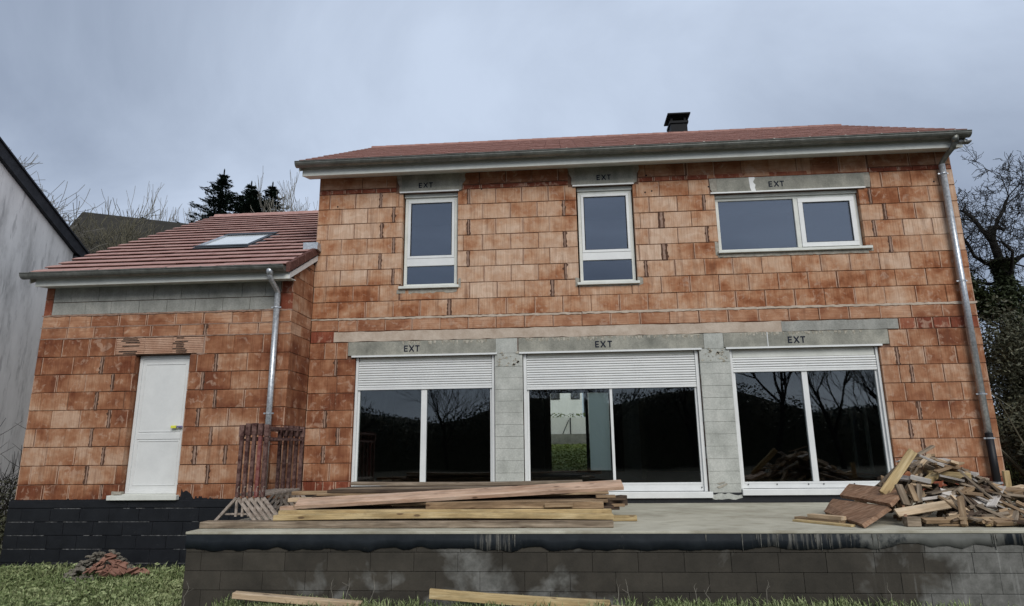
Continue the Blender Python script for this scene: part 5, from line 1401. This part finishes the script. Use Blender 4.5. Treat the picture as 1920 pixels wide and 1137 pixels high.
# neighbouring building on the left
nbh = thing('neighbour_building', 'grey rendered building with streaked wall and black verge at the left edge', 'building')
XN = -6.8
def nz(y): return 2.40 - .57 * (y - 2.5)
mb = MB(); mb.prism([(2.35, -4.3), (2.35, nz(2.35) - .25), (-3.2, nz(-3.2) - .25), (-8.8, nz(2.35) - .25), (-8.8, -4.3)], 'x', -15, XN); mb.build('wall', M['render'], nbh)
mb = MB(); mb.prism([(2.75, nz(2.75)), (2.75, nz(2.75) - .2), (2.3, nz(2.3) - .26), (-3.2, nz(-3.2) - .26), (-9.2, nz(2.75) - .2), (-9.2, nz(2.75)), (-3.2, nz(-3.2) + .02)], 'x', -15.2, XN + .10); mb.build('roof', M['slate'], nbh)
mb = MB(); mb.prism([(2.9, nz(2.9) + .04), (-3.2, nz(-3.2) + .06), (-3.2, nz(-3.2) + .02), (2.9, nz(2.9))], 'x', -15.2, XN + .13); mb.build('verge_cap', M['slate'], nbh)
mb = MB(); mb.box(XN - .1, XN + .08, 2.36, 2.72, nz(2.7) - .75, nz(2.7) - .12); mb.build('eave_box', M['slate'], nbh)

# bushes at the foot of the neighbouring wall
def shrub(loc, h, seed, label, n=2600, rad=.7):
    rs = random.Random(seed); t = thing('bare_shrub', label, 'shrub', loc, 'scrub beside the wing')
    mb = MB()
    for k in range(16):
        d = Vector((rs.gauss(0, .35), rs.gauss(0, .3), 1)).normalized(); p = Vector((rs.gauss(0, .2), rs.gauss(0, .2), 0)); L_ = h * rs.uniform(.5, 1)
        pts = [p]
        for i in range(5): d = (d + Vector((rs.gauss(0, .13), rs.gauss(0, .13), .02))).normalized(); p = p + d * L_ / 5; pts.append(p)
        mb.tube(pts, [.014, .012, .009, .007, .006, .004], 3, cap=False)
        for i in (2, 3, 4):
            for _ in range(3):
                e = (d + Vector((rs.gauss(0, .7), rs.gauss(0, .7), rs.gauss(.1, .3)))).normalized()
                mb.tube([pts[i], pts[i] + e * L_ * .14, pts[i] + e * L_ * .25 + Vector((0, 0, .04))], [.006, .005, .003], 3, cap=False)
    mb.build('twigs', M['bark_dark'], t, smooth=True)
    mb = MB()
    def P(rs): a = rs.uniform(0, 6.28); q = rs.random() ** .6 * rad; return (q * math.cos(a), q * math.sin(a), h * .42 * rs.random() ** 1.2)
    leaf_cloud(mb, n, P, .035, rs, .8); mb.build('foliage', M['brush'], t)
shrub((-6.3, .7, -3.9), 2.6, 1, 'taller twiggy shrub against the grey neighbouring wall')
shrub((-5.4, -.2, -4.0), 1.5, 2, 'low dark bramble beside the corner of the wing', 3500, .8)
shrub((-6.4, -.8, -4.0), 1.3, 3, 'low bramble at the left edge of the picture', 3500, .8)

# right side: ivy-clad bare tree and dense dark brush
bt = thing('ivy_clad_tree', 'gnarled leafless tree with ivy on its trunk, right of the house', 'tree', (15.6, 5.2, -3.0))
def right_tree():
    rs = random.Random(9); tr, cw = MB(), MB()
    T = [(0, 0, 0), (.05, 0, 1.5), (-.05, .1, 3.0), (.05, 0, 4.1), (.0, 0, 5.0), (-.12, 0, 5.7)]
    tr.tube(T, [.22, .19, .16, .13, .11, .085], 9, cap=False)
    tr.tube([(.0, 0, 3.4), (-.55, .1, 4.1), (-.9, .1, 4.7), (-1.3, 0, 5.0)], [.12, .10, .08, .055], 7, cap=False)
    def grow(p, d, L_, rad, lev):
        pts = [p]; rads = [rad]; n = 4
        for i in range(n):
            d = (d + Vector((rs.gauss(0, .28), rs.gauss(0, .28), rs.gauss(0, .28) + .03))).normalized(); p = p + d * L_ / n; pts.append(p); rads.append(max(.0055, rad * .62 * (1 - .35 * (i + 1) / n)))
        cw.tube(pts, rads, 5 if lev < 2 else 3, cap=False)
        if lev >= 6: return
        for j in range(3 if lev > 3 else 3 + (rs.random() < .5)):
            q = rs.randint(1, n) if j else n
            nd = (d + Vector((rs.gauss(0, 1), rs.gauss(0, 1), rs.gauss(0, .8))).normalized() * .75).normalized()
            grow(pts[q], nd, L_ * rs.uniform(.58, .8), max(.006, rads[q] * rs.uniform(.6, .85)), lev + 1)
    for p, d, L_, rd in (((-.12, 0, 5.7), (-.6, 0, .8), 1.1, .10), ((-.12, 0, 5.7), (.5, .2, .8), 1.2, .11), ((0, 0, 5.0), (-.9, -.2, .25), 1.3, .08), ((0, 0, 4.9), (.9, .1, .3), 1.3, .10),
                         ((.05, 0, 4.1), (.95, 0, .35), 1.5, .12), ((.05, 0, 4.2), (-.9, -.1, .3), 1.2, .08), ((-1.3, 0, 5.0), (-.7, 0, .5), .9, .07), ((.03, 0, 4.6), (.2, -.8, .5), 1.1, .08), ((.03, 0, 4.6), (.1, .9, .5), 1.1, .08),
                         ((-.9, .1, 4.7), (-.2, 0, 1), 1.0, .07), ((-.12, 0, 5.7), (0, -.3, 1), 1.0, .09)):
        grow(Vector(p), Vector(d).normalized(), L_, rd, 1)
    tr.build('trunk', M['bark_dark'], bt, smooth=True); cw.build('crown', M['bark_dark'], bt, smooth=True)
    mb = MB()
    def P(rs):
        k = rs.random()
        if k < .7:
            z = rs.uniform(1.2, 5.15); a = rs.uniform(0, 6.28); q = (.27 + .09 * math.sin(z * 5)) * rs.uniform(.6, 1.5) * (1.25 - .1 * z); return (math.cos(a) * q, math.sin(a) * q, z)
        s = rs.random(); a = rs.uniform(0, 6.28); q = rs.uniform(.1, .36); return (-.2 - .9 * s + q * math.cos(a), .1 + q * math.sin(a), 3.6 + 1.2 * s + q * .6 * rs.uniform(-1, 1))
    leaf_cloud(mb, 17000, P, .05, rs, .8); mb.build('ivy', M['ivy'], bt)
right_tree()
def brush_mass():
    rs = random.Random(21)
    items = [((14.3, 3.9, -3.3), 1.5, 3.6), ((15.6, 4.5, -3.2), 1.6, 4.3), ((17.2, 5, -3.1), 1.8, 4.2), ((13.9, 6.2, -3.1), 1.5, 3.7), ((13.6, 2.1, -3.4), .9, 1.9), ((15.2, 2.2, -3.3), 1.3, 3.1), ((18.5, 3.6, -3.1), 1.7, 4.0)]
    labs = ['dark ivy-choked bush right beside the brick corner', 'tallest dark bush below the gnarled tree', 'dark bush at the right edge of the picture', 'dark bush behind the one at the brick corner', 'low bush near the foot of the black drainpipe', 'rounded brown-green bush in front of the tall bushes', 'dense bush beyond the right edge']
    for (c, rd, h), lab in zip(items, labs):
        t = thing('overgrown_bush', lab, 'bush', c, 'overgrown bushes right of the house')
        lumps = [(Vector((rs.uniform(-.6, .6) * rd, rs.uniform(-.6, .6) * rd, h * rs.uniform(.15, .9))), rs.uniform(.35, .6) * rd) for _ in range(14)]
        mb = MB(); mi = MB()
        for k in range(10):
            d = Vector((rs.gauss(0, .4), rs.gauss(0, .4), 1)); mi.tube([(0, 0, 0), tuple(d * h * .5), tuple(d * h * .95 + Vector((rs.gauss(0, .2), 0, 0)))], [.03, .02, .008], 4, cap=False)
        for _ in range(30):
            l = rs.choice(lumps); d = Vector((rs.gauss(0, 1), rs.gauss(0, 1), rs.gauss(.3, .8))).normalized(); p = l[0] + d * l[1] * .6
            mi.tube([p, p + d * .4, p + d * .7 + Vector((rs.gauss(0, .15), 0, rs.gauss(0, .15)))], [.008, .006, .004], 3, cap=False)
        mi.build('stems', M['bark_mid'], t)
        def P(rs):
            l = rs.choice(lumps); d = Vector((rs.gauss(0, 1), rs.gauss(0, 1), rs.gauss(0, 1))).normalized(); return l[0] + d * l[1] * rs.random() ** .45
        leaf_cloud(mb, int(7500 * rd), P, .045, rs, .8); mb.build('foliage', M['brush'], t)
brush_mass()

# ================================================================ what the rear garden door shows
mb = MB(); n = 22
for j in range(n + 1):
    for i in range(9):
        x = 0 + i * 1.5; y = 7.85 + j * .3; mb.v.append((x, y, -3.06 + .13 * (y - 7.85) + .03 * math.sin(x * 3 + y * 5)))
for j in range(n):
    for i in range(8): q = j * 9 + i; mb.f.append((q, q + 1, q + 10, q + 9))
tag(mb.build('lawn', M['lawn'], smooth=True), 'sloping lawn seen through the rear glass door', kind='structure')
mb = MB(); rl = random.Random(4)
def PLn(rs): x, y = rs.uniform(2.5, 7), rs.uniform(7.95, 14); return (x, y, -3.06 + .13 * (y - 7.85) + rs.random() * .05)
leaf_cloud(mb, 9000, PLn, .05, rl, .4); tag(mb.build('lawn_grass', M['lawngrass']), 'tufty grass on the rear lawn', 'grass', kind='stuff')
mb = MB(); mb.box(-2, 14, 14.3, 14.6, -3.2, -1.84); mb.box(-2, 14, 14.0, 14.3, -3.2, -2.17); tag(mb.build('garden_wall', M['block']), 'low grey garden wall seen through the rear door', 'wall')
fe = thing('panel_fence', 'pale panel fence with dark braces seen through the rear door', 'fence')
for i in range(6):
    mb = MB(); mb.box(-1 + i * 2.2, 1.18 + i * 2.2, 14.7, 14.74, -1.84, -1.18); mb.build('panel', M['farwall'], fe)
mb = MB()
for i in range(12): x = -1 + i * 1.1; mb.quadbar((x, 14.66, -1.84), (x + .25, 14.68, -1.3), .03, .03); mb.box(x + .3, x + .34, 14.66, 14.69, -1.84, -1.2)
mb.build('brace', M['grey_frame'], fe)
fh = thing('white_house', 'white house across the road, glimpsed through the rear door', 'house')
mb = MB(); mb.box(1, 5.6, 24, 30, -1.5, 5); mb.box(5.9, 9, 25, 31, -1.5, 4.0); mb.build('wall', M['farwall'], fh)
mb = MB()
for x in (2.6, 3.9, 5.0, 6.6, 7.7): mb.box(x, x + .5, 23.96 if x < 5.6 else 24.96, 24.05 if x < 5.6 else 25.05, .2, 1.2)
mb.build('window', M['grey_frame'], fh)
mb = MB(); mb.prism([(23.4, 4.9), (30.6, 4.9), (27, 7.2)], 'x', .5, 9.4); mb.build('roof', M['darkroof'], fh)
mb = MB()
rs = random.Random(8)
def PH(rs): return (rs.uniform(-2, 14), rs.uniform(15.2, 16), rs.uniform(-1.9, -.98))
leaf_cloud(mb, 5000, PH, .07, rs, .8); tag(mb.build('garden_hedge', M['grass']), 'green hedge line behind the pale fence', 'hedge', kind='stuff')

# ================================================================ woodland behind the camera (reflected in the panes)
def rear_woods():
    rs = random.Random(31); mb = MB()
    def P(rs):
        x = rs.uniform(-60, 80); top = 6.0 + 1.0 * math.sin(x * .13) + .8 * math.sin(x * .37 + 1); return (x, -46 + rs.uniform(-3, 3) , -4.1 + top * rs.random() ** .8)
    leaf_cloud(mb, 60000, P, .14, rs, .9)
    tag(mb.build('far_woods', M['needle']), 'dark wood across the field, seen only in the panes', 'woods', kind='stuff')
    mb = MB(); n = 40
    for i in range(n + 1):
        x = -80 + 180 * i / n; top = 5.2 + 1.0 * math.sin(x * .13) + .8 * math.sin(x * .37 + 1); mb.v += [(x, -43, -4.2), (x, -46, -4.1 + top * 1.0), (x, -55, -4.1 + top * 1.12)]
    for i in range(n):
        q = i * 3; mb.f += [(q, q + 1, q + 4, q + 3), (q + 1, q + 2, q + 5, q + 4)]
    tag(mb.build('hillside', M['earth'], smooth=True), kind='structure')
    spots = [(19, -34, 13), (24, -36, 12), (14.5, -40, 10.5), (9, -42, 9.5), (5, -40, 9), (-5, -42, 9), (-14, -41, 10), (28, -33, 14), (-1, -43, 8.5), (-20, -42, 10)]
    for i, (x, y, h) in enumerate(spots):
        if i < 4:
            proto = bare_tree('field_tree', 'leafless tree of the wood behind the photographer', 'tree', (x, y, -4.1), h, 60 + i, .22, 'bark_dark', 'trees mirrored in the panes', levels=5, split=3, spread=.6, up=.15, rmin=.012, fork=.3)
            protos = (protos if i else []) + [proto]
        else:
            p = protos[i % 4]; c = p.copy(); COL.objects.link(c); c.location = (x, y, -4.1); c.scale = (h / 12,) * 3; c.rotation_euler = (0, 0, i)
            for ch_ in list(p.children): d = ch_.copy(); COL.objects.link(d); d.parent = c
rear_woods()
